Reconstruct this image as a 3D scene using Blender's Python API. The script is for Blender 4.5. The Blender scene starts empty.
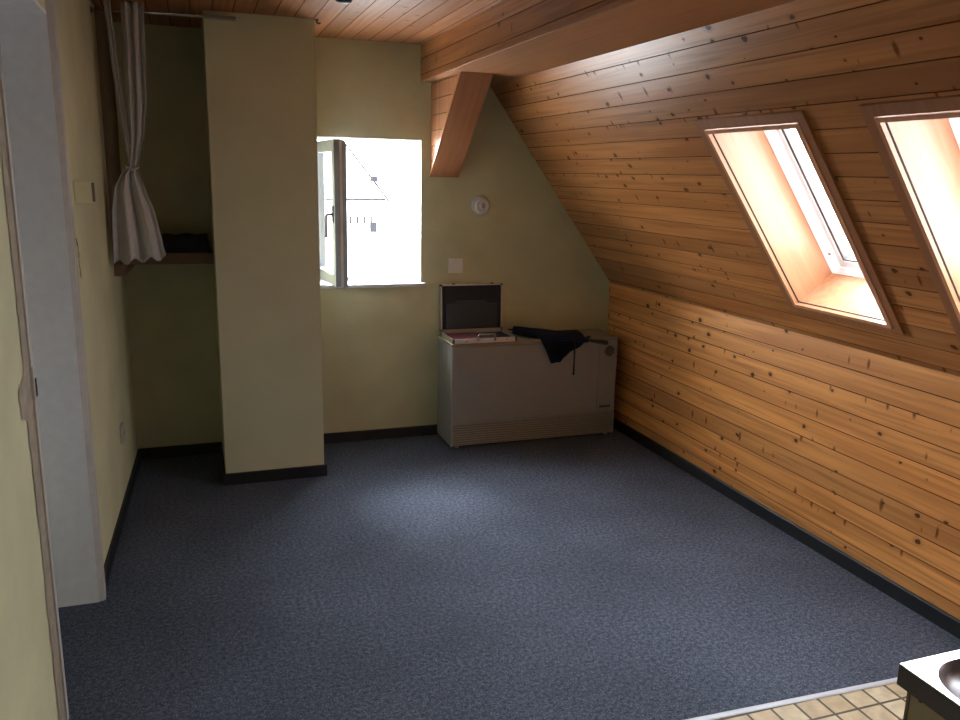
import bpy, bmesh, math, random
from mathutils import Vector, Matrix
random.seed(7)
scene = bpy.context.scene
COL = scene.collection

# ------------------------------------------------------------------ camera (matched to the photo)
F_PX, YAW, PITCH, ROLL, CAM_H = 814.8, 0.339, 0.223, 0.0220, 1.45
cy, sy = math.cos(YAW), math.sin(YAW)
fw, rt, up = Vector((sy, cy, 0)), Vector((cy, -sy, 0)), Vector((0, 0, 1))
cp, sp = math.cos(PITCH), math.sin(PITCH)
fw, up = fw * cp - up * sp, up * cp + fw * sp
cr, sr = math.cos(ROLL), math.sin(ROLL)
rt, up = rt * cr + up * sr, up * cr - rt * sr
cam_d = bpy.data.cameras.new('camera')
cam_d.sensor_width = 36.0
cam_d.lens = F_PX / 960 * 36
cam_d.clip_start = 0.02
cam_d.clip_end = 500
cam = bpy.data.objects.new('camera', cam_d)
COL.objects.link(cam)
M = Matrix((rt, up, -fw)).transposed().to_4x4()
M.translation = Vector((0, 0, CAM_H))
cam.matrix_world = M
scene.camera = cam

# ------------------------------------------------------------------ materials
def new_mat(name):
    m = bpy.data.materials.new(name)
    m.use_nodes = True
    nt = m.node_tree
    return m, nt, nt.nodes['Principled BSDF']

def N(nt, typ, **kw):
    n = nt.nodes.new(typ)
    for k, v in kw.items():
        setattr(n, k, v)
    return n

def math_n(nt, op, a=None, b=None, c=None):
    n = N(nt, 'ShaderNodeMath', operation=op)
    for i, v in enumerate((a, b, c)):
        if v is None:
            continue
        if isinstance(v, (int, float)):
            n.inputs[i].default_value = v
        else:
            nt.links.new(v, n.inputs[i])
    return n.outputs[0]

def ramp(nt, fac, stops):
    n = N(nt, 'ShaderNodeValToRGB')
    cr_ = n.color_ramp
    while len(cr_.elements) < len(stops):
        cr_.elements.new(0.5)
    for e, (p, c) in zip(cr_.elements, stops):
        e.position = p
        e.color = (c[0], c[1], c[2], 1) if not isinstance(c, (int, float)) else (c, c, c, 1)
    nt.links.new(fac, n.inputs[0])
    return n.outputs[0]

def mixc(nt, fac, a, b, blend='MIX'):
    n = N(nt, 'ShaderNodeMix', data_type='RGBA', blend_type=blend)
    if isinstance(fac, (int, float)):
        n.inputs[0].default_value = fac
    else:
        nt.links.new(fac, n.inputs[0])
    for i, v in ((6, a), (7, b)):
        if isinstance(v, (tuple, list)):
            n.inputs[i].default_value = (v[0], v[1], v[2], 1)
        else:
            nt.links.new(v, n.inputs[i])
    return n.outputs[2]

def plain(name, col, rough=0.5, metal=0.0, var=0.08, scale=30.0, bump=0.0, bscale=200.0, spec=0.5):
    m, nt, b = new_mat(name)
    tc = N(nt, 'ShaderNodeTexCoord')
    nz = N(nt, 'ShaderNodeTexNoise')
    nz.inputs['Scale'].default_value = scale
    nz.inputs['Detail'].default_value = 4
    nt.links.new(tc.outputs['Object'], nz.inputs['Vector'])
    lo = [max(0, c * (1 - var)) for c in col]
    hi = [min(1, c * (1 + var)) for c in col]
    nt.links.new(ramp(nt, nz.outputs[0], [(0.3, lo), (0.7, hi)]), b.inputs['Base Color'])
    b.inputs['Roughness'].default_value = rough
    b.inputs['Metallic'].default_value = metal
    b.inputs['Specular IOR Level'].default_value = spec
    if bump > 0:
        n2 = N(nt, 'ShaderNodeTexNoise')
        n2.inputs['Scale'].default_value = bscale
        n2.inputs['Detail'].default_value = 3
        nt.links.new(tc.outputs['Object'], n2.inputs['Vector'])
        bp = N(nt, 'ShaderNodeBump')
        bp.inputs['Strength'].default_value = bump
        bp.inputs['Distance'].default_value = 0.002
        nt.links.new(n2.outputs[0], bp.inputs['Height'])
        nt.links.new(bp.outputs[0], b.inputs['Normal'])
    return m

def wood_boards(name, width, base, dark, knot=1.0, rough=0.38, spec=0.4, y0=0.0, tint=0.34):
    """Boards run along object X, stacked along object Y, one per `width`."""
    m, nt, b = new_mat(name)
    L = nt.links.new
    tc = N(nt, 'ShaderNodeTexCoord')
    sep = N(nt, 'ShaderNodeSeparateXYZ')
    L(tc.outputs['Object'], sep.inputs[0])
    x, y = sep.outputs[0], math_n(nt, 'SUBTRACT', sep.outputs[1], y0)
    row = math_n(nt, 'FLOOR', math_n(nt, 'DIVIDE', y, width))
    wn = N(nt, 'ShaderNodeTexWhiteNoise', noise_dimensions='1D')
    L(row, wn.inputs['W'])
    rnd = wn.outputs[0]
    off = math_n(nt, 'MULTIPLY', rnd, 41.0)
    xs = math_n(nt, 'ADD', x, off)
    def comb(ax, ay):
        c = N(nt, 'ShaderNodeCombineXYZ')
        L(math_n(nt, 'MULTIPLY', xs, ax), c.inputs[0])
        L(math_n(nt, 'MULTIPLY', y, ay), c.inputs[1])
        L(off, c.inputs[2])
        return c.outputs[0]
    # grain: long streaks
    g = N(nt, 'ShaderNodeTexNoise')
    g.inputs['Scale'].default_value = 1.0
    g.inputs['Detail'].default_value = 5
    g.inputs['Distortion'].default_value = 0.6
    L(comb(1.6, 52), g.inputs['Vector'])
    g2 = N(nt, 'ShaderNodeTexNoise')
    g2.inputs['Scale'].default_value = 1.0
    g2.inputs['Detail'].default_value = 2
    L(comb(1.3, 9), g2.inputs['Vector'])
    c1 = ramp(nt, g.outputs[0], [(0.32, [base[0] * 0.66, base[1] * 0.56, base[2] * 0.46]), (0.52, base), (0.74, [min(1, c * 1.18) for c in base])])
    g2r = ramp(nt, g2.outputs[0], [(0.40, 0.0), (0.68, 0.8)])
    c2 = mixc(nt, g2r, c1, [base[0] * 0.70, base[1] * 0.60, base[2] * 0.50])
    # per board tint
    tn = math_n(nt, 'ADD', math_n(nt, 'MULTIPLY', rnd, tint), 1.0 - tint * 0.5)
    hsv = N(nt, 'ShaderNodeHueSaturation')
    L(tn, hsv.inputs['Value'])
    L(c2, hsv.inputs['Color'])
    col = hsv.outputs[0]
    # round knots
    v = N(nt, 'ShaderNodeTexVoronoi', voronoi_dimensions='2D')
    v.inputs['Scale'].default_value = 1.0
    L(comb(8.0, 11.0), v.inputs['Vector'])
    vsep = N(nt, 'ShaderNodeSeparateColor')
    L(v.outputs['Color'], vsep.inputs[0])
    r_ = math_n(nt, 'MULTIPLY', math_n(nt, 'SUBTRACT', vsep.outputs[0], 0.50), 0.27)
    nzk = N(nt, 'ShaderNodeTexNoise')
    nzk.inputs['Scale'].default_value = 75
    L(tc.outputs['Object'], nzk.inputs['Vector'])
    dist = math_n(nt, 'ADD', v.outputs['Distance'], math_n(nt, 'MULTIPLY', math_n(nt, 'SUBTRACT', nzk.outputs[0], 0.5), 0.13))
    k1 = math_n(nt, 'SUBTRACT', r_, dist)
    k1 = N(nt, 'ShaderNodeMapRange').outputs[0] if False else math_n(nt, 'MULTIPLY', k1, 40.0)
    k1n = N(nt, 'ShaderNodeClamp'); L(k1, k1n.inputs[0])
    # halo round knots
    kh = math_n(nt, 'SUBTRACT', math_n(nt, 'MULTIPLY', r_, 2.3), dist)
    khn = N(nt, 'ShaderNodeClamp'); L(math_n(nt, 'MULTIPLY', kh, 9.0), khn.inputs[0])
    # spike knots: thin marks across the board
    v2 = N(nt, 'ShaderNodeTexVoronoi', voronoi_dimensions='2D')
    v2.inputs['Scale'].default_value = 1.0
    L(comb(21.0, 8.0), v2.inputs['Vector'])
    v2s = N(nt, 'ShaderNodeSeparateColor')
    L(v2.outputs['Color'], v2s.inputs[0])
    r2 = math_n(nt, 'MULTIPLY', math_n(nt, 'SUBTRACT', v2s.outputs[1], 0.74), 0.95)
    k2 = math_n(nt, 'MULTIPLY', math_n(nt, 'SUBTRACT', r2, v2.outputs['Distance']), 8.0)
    k2n = N(nt, 'ShaderNodeClamp'); L(k2, k2n.inputs[0])
    col = mixc(nt, math_n(nt, 'MULTIPLY', khn.outputs[0], 0.38 * knot), col, [c * 0.55 for c in base])
    col = mixc(nt, math_n(nt, 'MULTIPLY', k1n.outputs[0], 0.92 * knot), col, dark)
    col = mixc(nt, math_n(nt, 'MULTIPLY', k2n.outputs[0], 0.75 * knot), col, dark)
    # joint between boards
    fr = math_n(nt, 'FRACT', math_n(nt, 'DIVIDE', y, width))
    ed = math_n(nt, 'MINIMUM', fr, math_n(nt, 'SUBTRACT', 1.0, fr))
    jt = N(nt, 'ShaderNodeClamp')
    L(math_n(nt, 'MULTIPLY', math_n(nt, 'SUBTRACT', 0.030, ed), 45.0), jt.inputs[0])
    col = mixc(nt, math_n(nt, 'MULTIPLY', jt.outputs[0], 0.55), col, [c * 0.22 for c in base])
    L(col, b.inputs['Base Color'])
    b.inputs['Roughness'].default_value = rough
    kk = math_n(nt, 'MAXIMUM', math_n(nt, 'MAXIMUM', k1n.outputs[0], k2n.outputs[0]), jt.outputs[0])
    L(math_n(nt, 'MULTIPLY', math_n(nt, 'SUBTRACT', 1.0, math_n(nt, 'MULTIPLY', kk, 0.85)), spec), b.inputs['Specular IOR Level'])
    bp = N(nt, 'ShaderNodeBump')
    bp.inputs['Strength'].default_value = 0.25
    bp.inputs['Distance'].default_value = 0.001
    L(g.outputs[0], bp.inputs['Height'])
    L(bp.outputs[0], b.inputs['Normal'])
    return m

def wood_smooth(name, base, along=(1, 0, 0), rough=0.4, dens=60.0):
    """Plain board wood, grain running along the given direction."""
    m, nt, b = new_mat(name)
    L = nt.links.new
    tc = N(nt, 'ShaderNodeTexCoord')
    d = Vector(along).normalized()
    e = d.orthogonal().normalized()
    f_ = d.cross(e)
    cb = N(nt, 'ShaderNodeCombineXYZ')
    for i, (vec, k) in enumerate(((d, 2.2), (e, dens), (f_, dens))):
        dp = N(nt, 'ShaderNodeVectorMath', operation='DOT_PRODUCT')
        L(tc.outputs['Object'], dp.inputs[0])
        dp.inputs[1].default_value = vec
        L(math_n(nt, 'MULTIPLY', dp.outputs['Value'], k), cb.inputs[i])
    g = N(nt, 'ShaderNodeTexNoise')
    g.inputs['Scale'].default_value = 1.0
    g.inputs['Detail'].default_value = 5
    g.inputs['Distortion'].default_value = 0.4
    L(cb.outputs[0], g.inputs['Vector'])
    g2 = N(nt, 'ShaderNodeTexNoise')
    g2.inputs['Scale'].default_value = 3.0
    L(tc.outputs['Object'], g2.inputs['Vector'])
    c1 = ramp(nt, g.outputs[0], [(0.28, [c * 0.76 for c in base]), (0.55, base), (0.8, [min(1, c * 1.12) for c in base])])
    col = mixc(nt, math_n(nt, 'MULTIPLY', g2.outputs[0], 0.35), c1, [c * 0.76 for c in base])
    L(col, b.inputs['Base Color'])
    b.inputs['Roughness'].default_value = rough
    return m

PINE = (0.50, 0.215, 0.060)
PINE_D = (0.095, 0.034, 0.012)
BW = 0.083
M_JOINT = plain('dark_board_joint', (0.11, 0.048, 0.020), 0.9, spec=0.1)
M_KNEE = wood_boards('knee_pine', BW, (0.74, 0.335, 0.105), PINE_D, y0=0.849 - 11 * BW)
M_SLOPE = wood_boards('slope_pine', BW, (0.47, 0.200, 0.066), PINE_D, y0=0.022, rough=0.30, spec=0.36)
M_CEIL = wood_boards('ceiling_pine', 0.084, (0.42, 0.178, 0.070), PINE_D, knot=0.25, y0=0.0, spec=0.25)
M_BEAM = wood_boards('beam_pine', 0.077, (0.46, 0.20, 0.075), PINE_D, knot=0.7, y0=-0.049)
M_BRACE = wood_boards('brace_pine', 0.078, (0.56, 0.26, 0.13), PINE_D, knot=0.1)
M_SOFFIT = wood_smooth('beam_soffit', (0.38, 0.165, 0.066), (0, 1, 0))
M_BRACE_F = wood_smooth('brace_board', (0.40, 0.165, 0.070), (0, -0.516, 0.484), dens=45)
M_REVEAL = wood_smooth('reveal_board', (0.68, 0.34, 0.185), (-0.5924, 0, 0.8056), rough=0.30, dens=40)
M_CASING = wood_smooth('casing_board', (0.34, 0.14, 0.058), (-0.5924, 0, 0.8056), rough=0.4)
M_DARKWOOD = wood_smooth('dark_brown_board', (0.22, 0.15, 0.085), (0, 0, 1), rough=0.5)
M_SHELFWOOD = wood_smooth('shelf_board_wood', (0.20, 0.115, 0.075), (1, 0, 0), rough=0.5)

def paint(name, col, bump=0.35, blotch=0.10):
    m, nt, b = new_mat(name)
    L = nt.links.new
    tc = N(nt, 'ShaderNodeTexCoord')
    n1 = N(nt, 'ShaderNodeTexNoise'); n1.inputs['Scale'].default_value = 3.5; n1.inputs['Detail'].default_value = 6
    L(tc.outputs['Object'], n1.inputs['Vector'])
    L(ramp(nt, n1.outputs[0], [(0.3, [c * (1 - blotch) for c in col]), (0.7, [min(1, c * (1 + blotch)) for c in col])]), b.inputs['Base Color'])
    n2 = N(nt, 'ShaderNodeTexNoise'); n2.inputs['Scale'].default_value = 70; n2.inputs['Detail'].default_value = 5
    L(tc.outputs['Object'], n2.inputs['Vector'])
    bp = N(nt, 'ShaderNodeBump'); bp.inputs['Strength'].default_value = bump; bp.inputs['Distance'].default_value = 0.004
    L(n2.outputs[0], bp.inputs['Height'])
    L(bp.outputs[0], b.inputs['Normal'])
    b.inputs['Roughness'].default_value = 0.85
    b.inputs['Specular IOR Level'].default_value = 0.2
    return m
M_YELLOW = paint('yellow_plaster', (0.66, 0.648, 0.43))
M_REVEAL_GLARE = paint('overexposed_reveal_plaster', (0.84, 0.85, 0.80), 0.15, 0.03)  # yellow reveal toned near-white, as if overexposed by the window light
M_YELLOW_COL = paint('yellow_plaster_column_shaded', (0.60, 0.59, 0.42), 0.2, 0.05)  # same yellow plaster, toned darker where less light reaches the column
M_WHITE = plain('white_paint', (0.72, 0.72, 0.74), 0.6, var=0.03)
M_JAMB = plain('white_door_lining', (0.80, 0.82, 0.88), 0.55, var=0.04)
M_TANFRAME = plain('tan_plaster_edge', (0.36, 0.31, 0.24), 0.8, var=0.15, bump=0.4)
M_GREYTRIM = plain('grey_lining_edge', (0.50, 0.47, 0.45), 0.6)
M_BASEB = plain('black_skirting', (0.012, 0.013, 0.017), 0.5)

def carpet():
    m, nt, b = new_mat('blue_grey_carpet')
    L = nt.links.new
    tc = N(nt, 'ShaderNodeTexCoord')
    n1 = N(nt, 'ShaderNodeTexNoise'); n1.inputs['Scale'].default_value = 230; n1.inputs['Detail'].default_value = 3
    n2 = N(nt, 'ShaderNodeTexNoise'); n2.inputs['Scale'].default_value = 75; n2.inputs['Detail'].default_value = 4
    n3 = N(nt, 'ShaderNodeTexNoise'); n3.inputs['Scale'].default_value = 2.2; n3.inputs['Detail'].default_value = 5
    for n in (n1, n2, n3):
        L(tc.outputs['Object'], n.inputs['Vector'])
    a = ramp(nt, n1.outputs[0], [(0.32, (0.042, 0.051, 0.075)), (0.54, (0.096, 0.114, 0.158)), (0.72, (0.20, 0.23, 0.295))])
    c = ramp(nt, n2.outputs[0], [(0.35, (0.64, 0.64, 0.64)), (0.65, (1.28, 1.28, 1.28))])
    col = mixc(nt, 1.0, a, c, 'MULTIPLY')
    d = ramp(nt, n3.outputs[0], [(0.35, (0.86, 0.86, 0.86)), (0.65, (1.1, 1.1, 1.1))])
    col = mixc(nt, 1.0, col, d, 'MULTIPLY')
    L(col, b.inputs['Base Color'])
    b.inputs['Roughness'].default_value = 0.95
    b.inputs['Specular IOR Level'].default_value = 0.1
    bp = N(nt, 'ShaderNodeBump'); bp.inputs['Strength'].default_value = 0.6; bp.inputs['Distance'].default_value = 0.004
    L(n1.outputs[0], bp.inputs['Height']); L(bp.outputs[0], b.inputs['Normal'])
    return m
M_CARPET = carpet()

def tiles():
    m, nt, b = new_mat('beige_floor_tiles')
    L = nt.links.new
    tc = N(nt, 'ShaderNodeTexCoord')
    br = N(nt, 'ShaderNodeTexBrick', offset=0.0, squash=1.0)
    br.inputs['Scale'].default_value = 1.0
    br.inputs['Mortar Size'].default_value = 0.0045
    br.inputs['Mortar Smooth'].default_value = 0.25
    br.inputs['Brick Width'].default_value = 0.0795
    br.inputs['Row Height'].default_value = 0.0775
    br.inputs['Color1'].default_value = (0.70, 0.62, 0.46, 1)
    br.inputs['Color2'].default_value = (0.52, 0.41, 0.27, 1)
    br.inputs['Mortar'].default_value = (0.10, 0.085, 0.065, 1)
    mp = N(nt, 'ShaderNodeMapping')
    L(tc.outputs['Object'], mp.inputs[0])
    L(mp.outputs[0], br.inputs['Vector'])
    n1 = N(nt, 'ShaderNodeTexNoise'); n1.inputs['Scale'].default_value = 25; n1.inputs['Detail'].default_value = 4
    L(tc.outputs['Object'], n1.inputs['Vector'])
    d = ramp(nt, n1.outputs[0], [(0.35, (0.85, 0.83, 0.80)), (0.65, (1.12, 1.12, 1.12))])
    L(mixc(nt, 1.0, br.outputs['Color'], d, 'MULTIPLY'), b.inputs['Base Color'])
    b.inputs['Roughness'].default_value = 0.35
    bp = N(nt, 'ShaderNodeBump', invert=True); bp.inputs['Strength'].default_value = 0.5; bp.inputs['Distance'].default_value = 0.002
    L(br.outputs['Fac'], bp.inputs['Height']); L(bp.outputs[0], b.inputs['Normal'])
    return m
M_TILE = tiles()

def glass(name='window_glass'):
    m, nt, b = new_mat(name)
    nt.nodes.remove(b)
    L = nt.links.new
    out = nt.nodes['Material Output']
    t = N(nt, 'ShaderNodeBsdfTransparent'); t.inputs[0].default_value = (0.95, 0.97, 0.97, 1)
    g = N(nt, 'ShaderNodeBsdfGlossy'); g.inputs['Roughness'].default_value = 0.03
    f = N(nt, 'ShaderNodeLayerWeight'); f.inputs['Blend'].default_value = 0.5
    mx = N(nt, 'ShaderNodeMixShader')
    L(math_n(nt, 'ADD', math_n(nt, 'MULTIPLY', math_n(nt, 'POWER', f.outputs['Facing'], 5.0), 0.35), 0.03), mx.inputs[0]); L(t.outputs[0], mx.inputs[1]); L(g.outputs[0], mx.inputs[2])
    L(mx.outputs[0], out.inputs[0])
    return m
M_GLASS = glass()
M_SASH = plain('white_window_frame', (0.93, 0.94, 0.96), 0.4, var=0.02)
def roof_sash():
    m, nt, b = new_mat('white_glow_roof_window_plastic')
    tc = N(nt, 'ShaderNodeTexCoord')
    nz = N(nt, 'ShaderNodeTexNoise'); nz.inputs['Scale'].default_value = 20
    nt.links.new(tc.outputs['Object'], nz.inputs['Vector'])
    col = ramp(nt, nz.outputs[0], [(0.3, (0.92, 0.93, 0.95)), (0.7, (0.95, 0.96, 0.97))])
    nt.links.new(col, b.inputs['Base Color'])
    b.inputs['Roughness'].default_value = 0.4
    t = N(nt, 'ShaderNodeBsdfTranslucent')  # translucency added so the white frame glows with imitated glare
    nt.links.new(col, t.inputs[0])
    mx = N(nt, 'ShaderNodeMixShader'); mx.inputs[0].default_value = 0.35
    nt.links.new(b.outputs[0], mx.inputs[1]); nt.links.new(t.outputs[0], mx.inputs[2])
    nt.links.new(mx.outputs[0], nt.nodes['Material Output'].inputs[0])
    return m
M_ROOFSASH = roof_sash()
M_SASH_EDGE = plain('shaded_sash_edge', (0.42, 0.49, 0.62), 0.5, var=0.05)  # white sash toned grey: shade on the room-facing edge put into the colour
M_GASKET = plain('grey_gasket', (0.16, 0.16, 0.17), 0.6)
M_HANDLE = plain('grey_metal_handle', (0.30, 0.30, 0.31), 0.35, 0.8)
M_HEATER = plain('beige_enamel', (0.32, 0.325, 0.32), 0.42, var=0.03)
M_HEATER_TOP = plain('brown_enamel_top', (0.30, 0.235, 0.165), 0.4, var=0.05)
M_GRILLE = plain('grey_brown_grille', (0.20, 0.18, 0.15), 0.5)
M_SLOT = plain('dark_slot', (0.02, 0.018, 0.016), 0.8)
M_LABEL = plain('brown_plate', (0.12, 0.10, 0.08), 0.5)
M_ALU = plain('aluminium', (0.62, 0.63, 0.65), 0.33, 0.85, var=0.05)
M_BLACK = plain('black_plastic', (0.012, 0.012, 0.014), 0.5)
M_LINING = plain('dark_case_lining', (0.022, 0.026, 0.038), 0.8, var=0.15)
M_POCKET = plain('grey_case_pocket', (0.046, 0.052, 0.070), 0.75, var=0.1)
M_RED = plain('dark_red_lining', (0.085, 0.011, 0.016), 0.75, var=0.25)
M_CHROME = plain('chrome', (0.75, 0.75, 0.76), 0.2, 1.0, var=0.02)
M_UMB = plain('navy_umbrella_cloth', (0.008, 0.011, 0.024), 0.8, var=0.3, scale=12, spec=0.15)
M_UMB_DARK = plain('black_strap', (0.009, 0.009, 0.011), 0.7)
M_UMB_H = plain('brown_handle_wood', (0.045, 0.026, 0.018), 0.4)
M_CURTAIN = plain('grey_white_cloth', (0.56, 0.545, 0.54), 0.9, var=0.05, scale=60, bump=0.3, bscale=400)
M_ROD = plain('dull_rod_metal', (0.28, 0.24, 0.21), 0.4, 0.6)
M_PLASTIC = plain('white_plastic', (0.85, 0.83, 0.86), 0.35, var=0.02)
M_BOXPAINT = plain('pale_yellow_box_paint', (0.86, 0.82, 0.56), 0.7, var=0.03)
M_SOCKET = plain('grey_white_socket', (0.84, 0.83, 0.80), 0.4, var=0.02)
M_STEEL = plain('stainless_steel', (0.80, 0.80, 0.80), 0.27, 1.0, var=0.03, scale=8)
M_BASIN = plain('basin_steel_dark_reflection', (0.20, 0.19, 0.20), 0.34, 1.0, var=0.03, scale=8)  # steel darkened to carry the dim reflections on the basin wall
M_BASINFLOOR = plain('basin_floor_bright_reflection', (0.95, 0.95, 0.96), 0.4, 0.0, var=0.03, scale=8)  # bright colour stands in for skylight reflected on the basin floor
M_COUNTER = plain('dark_worktop_edge', (0.080, 0.070, 0.088), 0.5, var=0.1)
M_CABINET = plain('beige_cabinet_board', (0.40, 0.33, 0.23), 0.55, var=0.06)
M_CAB_EDGE = plain('brown_cabinet_edge', (0.20, 0.155, 0.10), 0.55)
M_STRIP = plain('silver_threshold', (0.62, 0.65, 0.72), 0.5, 0.3, var=0.03)
M_NAVY = plain('dark_blue_cloth', (0.030, 0.036, 0.060), 0.9, var=0.25, scale=20)
M_CRACK = plain('bare_plaster', (0.20, 0.16, 0.11), 0.9)
M_HOUSE = plain('white_render', (0.85, 0.85, 0.84), 0.9, var=0.02, scale=1)
M_ROOF = plain('pale_roof_tiles', (0.62, 0.58, 0.56), 0.9, var=0.06, scale=2)
M_VERGE = plain('grey_verge_board', (0.020, 0.020, 0.023), 0.9, scale=2, spec=0.0)
M_HWIN = plain('dark_house_window', (0.022, 0.022, 0.025), 0.9, scale=2, spec=0.0)
M_GROUND = plain('pale_ground', (0.75, 0.75, 0.74), 0.95, scale=0.3)

# ------------------------------------------------------------------ geometry helpers
class MB:
    def __init__(self):
        self.bm = bmesh.new()
        self.mats = []
    def mi(self, m):
        if m not in self.mats:
            self.mats.append(m)
        return self.mats.index(m)
    def face(self, vs, m, smooth=False):
        f = self.bm.faces.new([self.bm.verts.new(Vector(v)) for v in vs])
        f.material_index = self.mi(m)
        f.smooth = smooth
        return f
    def box(self, p0, p1, m, bev=0.0, T=None):
        tb = bmesh.new()
        bmesh.ops.create_cube(tb, size=1.0)
        c = [(a + b) / 2 for a, b in zip(p0, p1)]
        s = [abs(b - a) for a, b in zip(p0, p1)]
        for v in tb.verts:
            v.co = Vector((c[i] + v.co[i] * s[i] for i in range(3)))
        if bev > 0:
            bmesh.ops.bevel(tb, geom=tb.edges[:], offset=bev, segments=2, affect='EDGES', profile=0.5)
        self.merge(tb, m, T)
    def merge(self, tb, m, T=None, smooth=False):
        mi = self.mi(m)
        mp = {}
        for v in tb.verts:
            co = T @ v.co if T is not None else v.co
            mp[v] = self.bm.verts.new(co)
        for f in tb.faces:
            try:
                nf = self.bm.faces.new([mp[v] for v in f.verts])
                nf.material_index = mi
                nf.smooth = smooth or f.smooth
            except ValueError:
                pass
        tb.free()
    def cyl(self, a, b, r, m, seg=20, r2=None, smooth=True):
        a, b = Vector(a), Vector(b)
        d = (b - a)
        q = d.to_track_quat('Z', 'Y').to_matrix()
        r2 = r if r2 is None else r2
        mi = self.mi(m)
        ra, rb = [], []
        for i in range(seg):
            t = 2 * math.pi * i / seg
            o = q @ Vector((math.cos(t), math.sin(t), 0))
            ra.append(self.bm.verts.new(a + o * r)); rb.append(self.bm.verts.new(b + o * r2))
        for i in range(seg):
            j = (i + 1) % seg
            f = self.bm.faces.new((ra[i], ra[j], rb[j], rb[i])); f.material_index = mi; f.smooth = smooth
        self.bm.faces.new(ra[::-1]).material_index = mi
        self.bm.faces.new(rb).material_index = mi
    def tube(self, pts, r, m, seg=10):
        pts = [Vector(p) for p in pts]
        mi = self.mi(m)
        rings = []
        prev = None
        for i, p in enumerate(pts):
            d = (pts[min(i + 1, len(pts) - 1)] - pts[max(i - 1, 0)]).normalized()
            if prev is None:
                n = d.orthogonal().normalized()
            else:
                n = (prev - d * prev.dot(d)).normalized()
            prev = n
            bn = d.cross(n)
            rr = r[i] if isinstance(r, (list, tuple)) else r
            rings.append([self.bm.verts.new(p + (n * math.cos(2 * math.pi * k / seg) + bn * math.sin(2 * math.pi * k / seg)) * rr) for k in range(seg)])
        for a, b in zip(rings, rings[1:]):
            for k in range(seg):
                f = self.bm.faces.new((a[k], a[(k + 1) % seg], b[(k + 1) % seg], b[k])); f.material_index = mi; f.smooth = True
        self.bm.faces.new(rings[0][::-1]).material_index = mi
        self.bm.faces.new(rings[-1]).material_index = mi
    def lathe(self, prof, centre, axis, m, seg=40):
        """prof: list of (radius, height) along axis from centre."""
        q = Vector(axis).to_track_quat('Z', 'Y').to_matrix()
        c = Vector(centre)
        mi = self.mi(m)
        rings = []
        for r, h in prof:
            rings.append([self.bm.verts.new(c + q @ Vector((r * math.cos(2 * math.pi * k / seg), r * math.sin(2 * math.pi * k / seg), h))) for k in range(seg)])
        for a, b in zip(rings, rings[1:]):
            for k in range(seg):
                f = self.bm.faces.new((a[k], a[(k + 1) % seg], b[(k + 1) % seg], b[k])); f.material_index = mi; f.smooth = True
        self.bm.faces.new(rings[0][::-1]).material_index = mi
        self.bm.faces.new(rings[-1]).material_index = mi
    def grid(self, rows, m, smooth=True):
        mi = self.mi(m)
        vr = [[self.bm.verts.new(Vector(p)) for p in r] for r in rows]
        for a, b in zip(vr, vr[1:]):
            for k in range(len(a) - 1):
                f = self.bm.faces.new((a[k], a[k + 1], b[k + 1], b[k])); f.material_index = mi; f.smooth = smooth
    def prism(self, poly, d, m):
        """poly: 3-D outline; extruded by vector d."""
        d = Vector(d)
        mi = self.mi(m)
        a = [self.bm.verts.new(Vector(p)) for p in poly]
        b = [self.bm.verts.new(Vector(p) + d) for p in poly]
        self.bm.faces.new(a[::-1]).material_index = mi
        self.bm.faces.new(b).material_index = mi
        for i in range(len(a)):
            j = (i + 1) % len(a)
            self.bm.faces.new((a[i], a[j], b[j], b[i])).material_index = mi
    def build(self, name, parent=None, origin=None, M_=None, fixn=True):
        if fixn:
            bmesh.ops.recalc_face_normals(self.bm, faces=self.bm.faces[:])
        me = bpy.data.meshes.new(name)
        o = bpy.data.objects.new(name, me)
        if parent is not None:
            off = WORLD[parent.name]
            o.parent = parent
            WORLD[o.name] = off
        elif origin is not None:
            off = Vector(origin)
            o.location = off
            WORLD[o.name] = off
        else:
            off = Vector((0, 0, 0))
            WORLD[o.name] = off
        if off.length > 0:
            for v in self.bm.verts:
                v.co -= off
        self.bm.to_mesh(me)
        self.bm.free()
        for m in self.mats:
            me.materials.append(m)
        if M_ is not None:
            o.matrix_world = M_
        COL.objects.link(o)
        return o
WORLD = {}

def tag(o, label=None, cat=None, group=None, kind=None):
    if label: o['label'] = label
    if cat: o['category'] = cat
    if group: o['group'] = group
    if kind: o['kind'] = kind
    return o

def thing(name, label, cat, loc, group=None, kind=None):
    o = bpy.data.objects.new(name, None)
    o.empty_display_size = 0.05
    o.location = loc
    COL.objects.link(o)
    WORLD[o.name] = Vector(loc)
    return tag(o, label, cat, group, kind)

def frame_matrix(origin, xa, ya, za):
    m_ = Matrix((Vector(xa), Vector(ya), Vector(za))).transposed().to_4x4()
    m_.translation = Vector(origin)
    return m_

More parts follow.
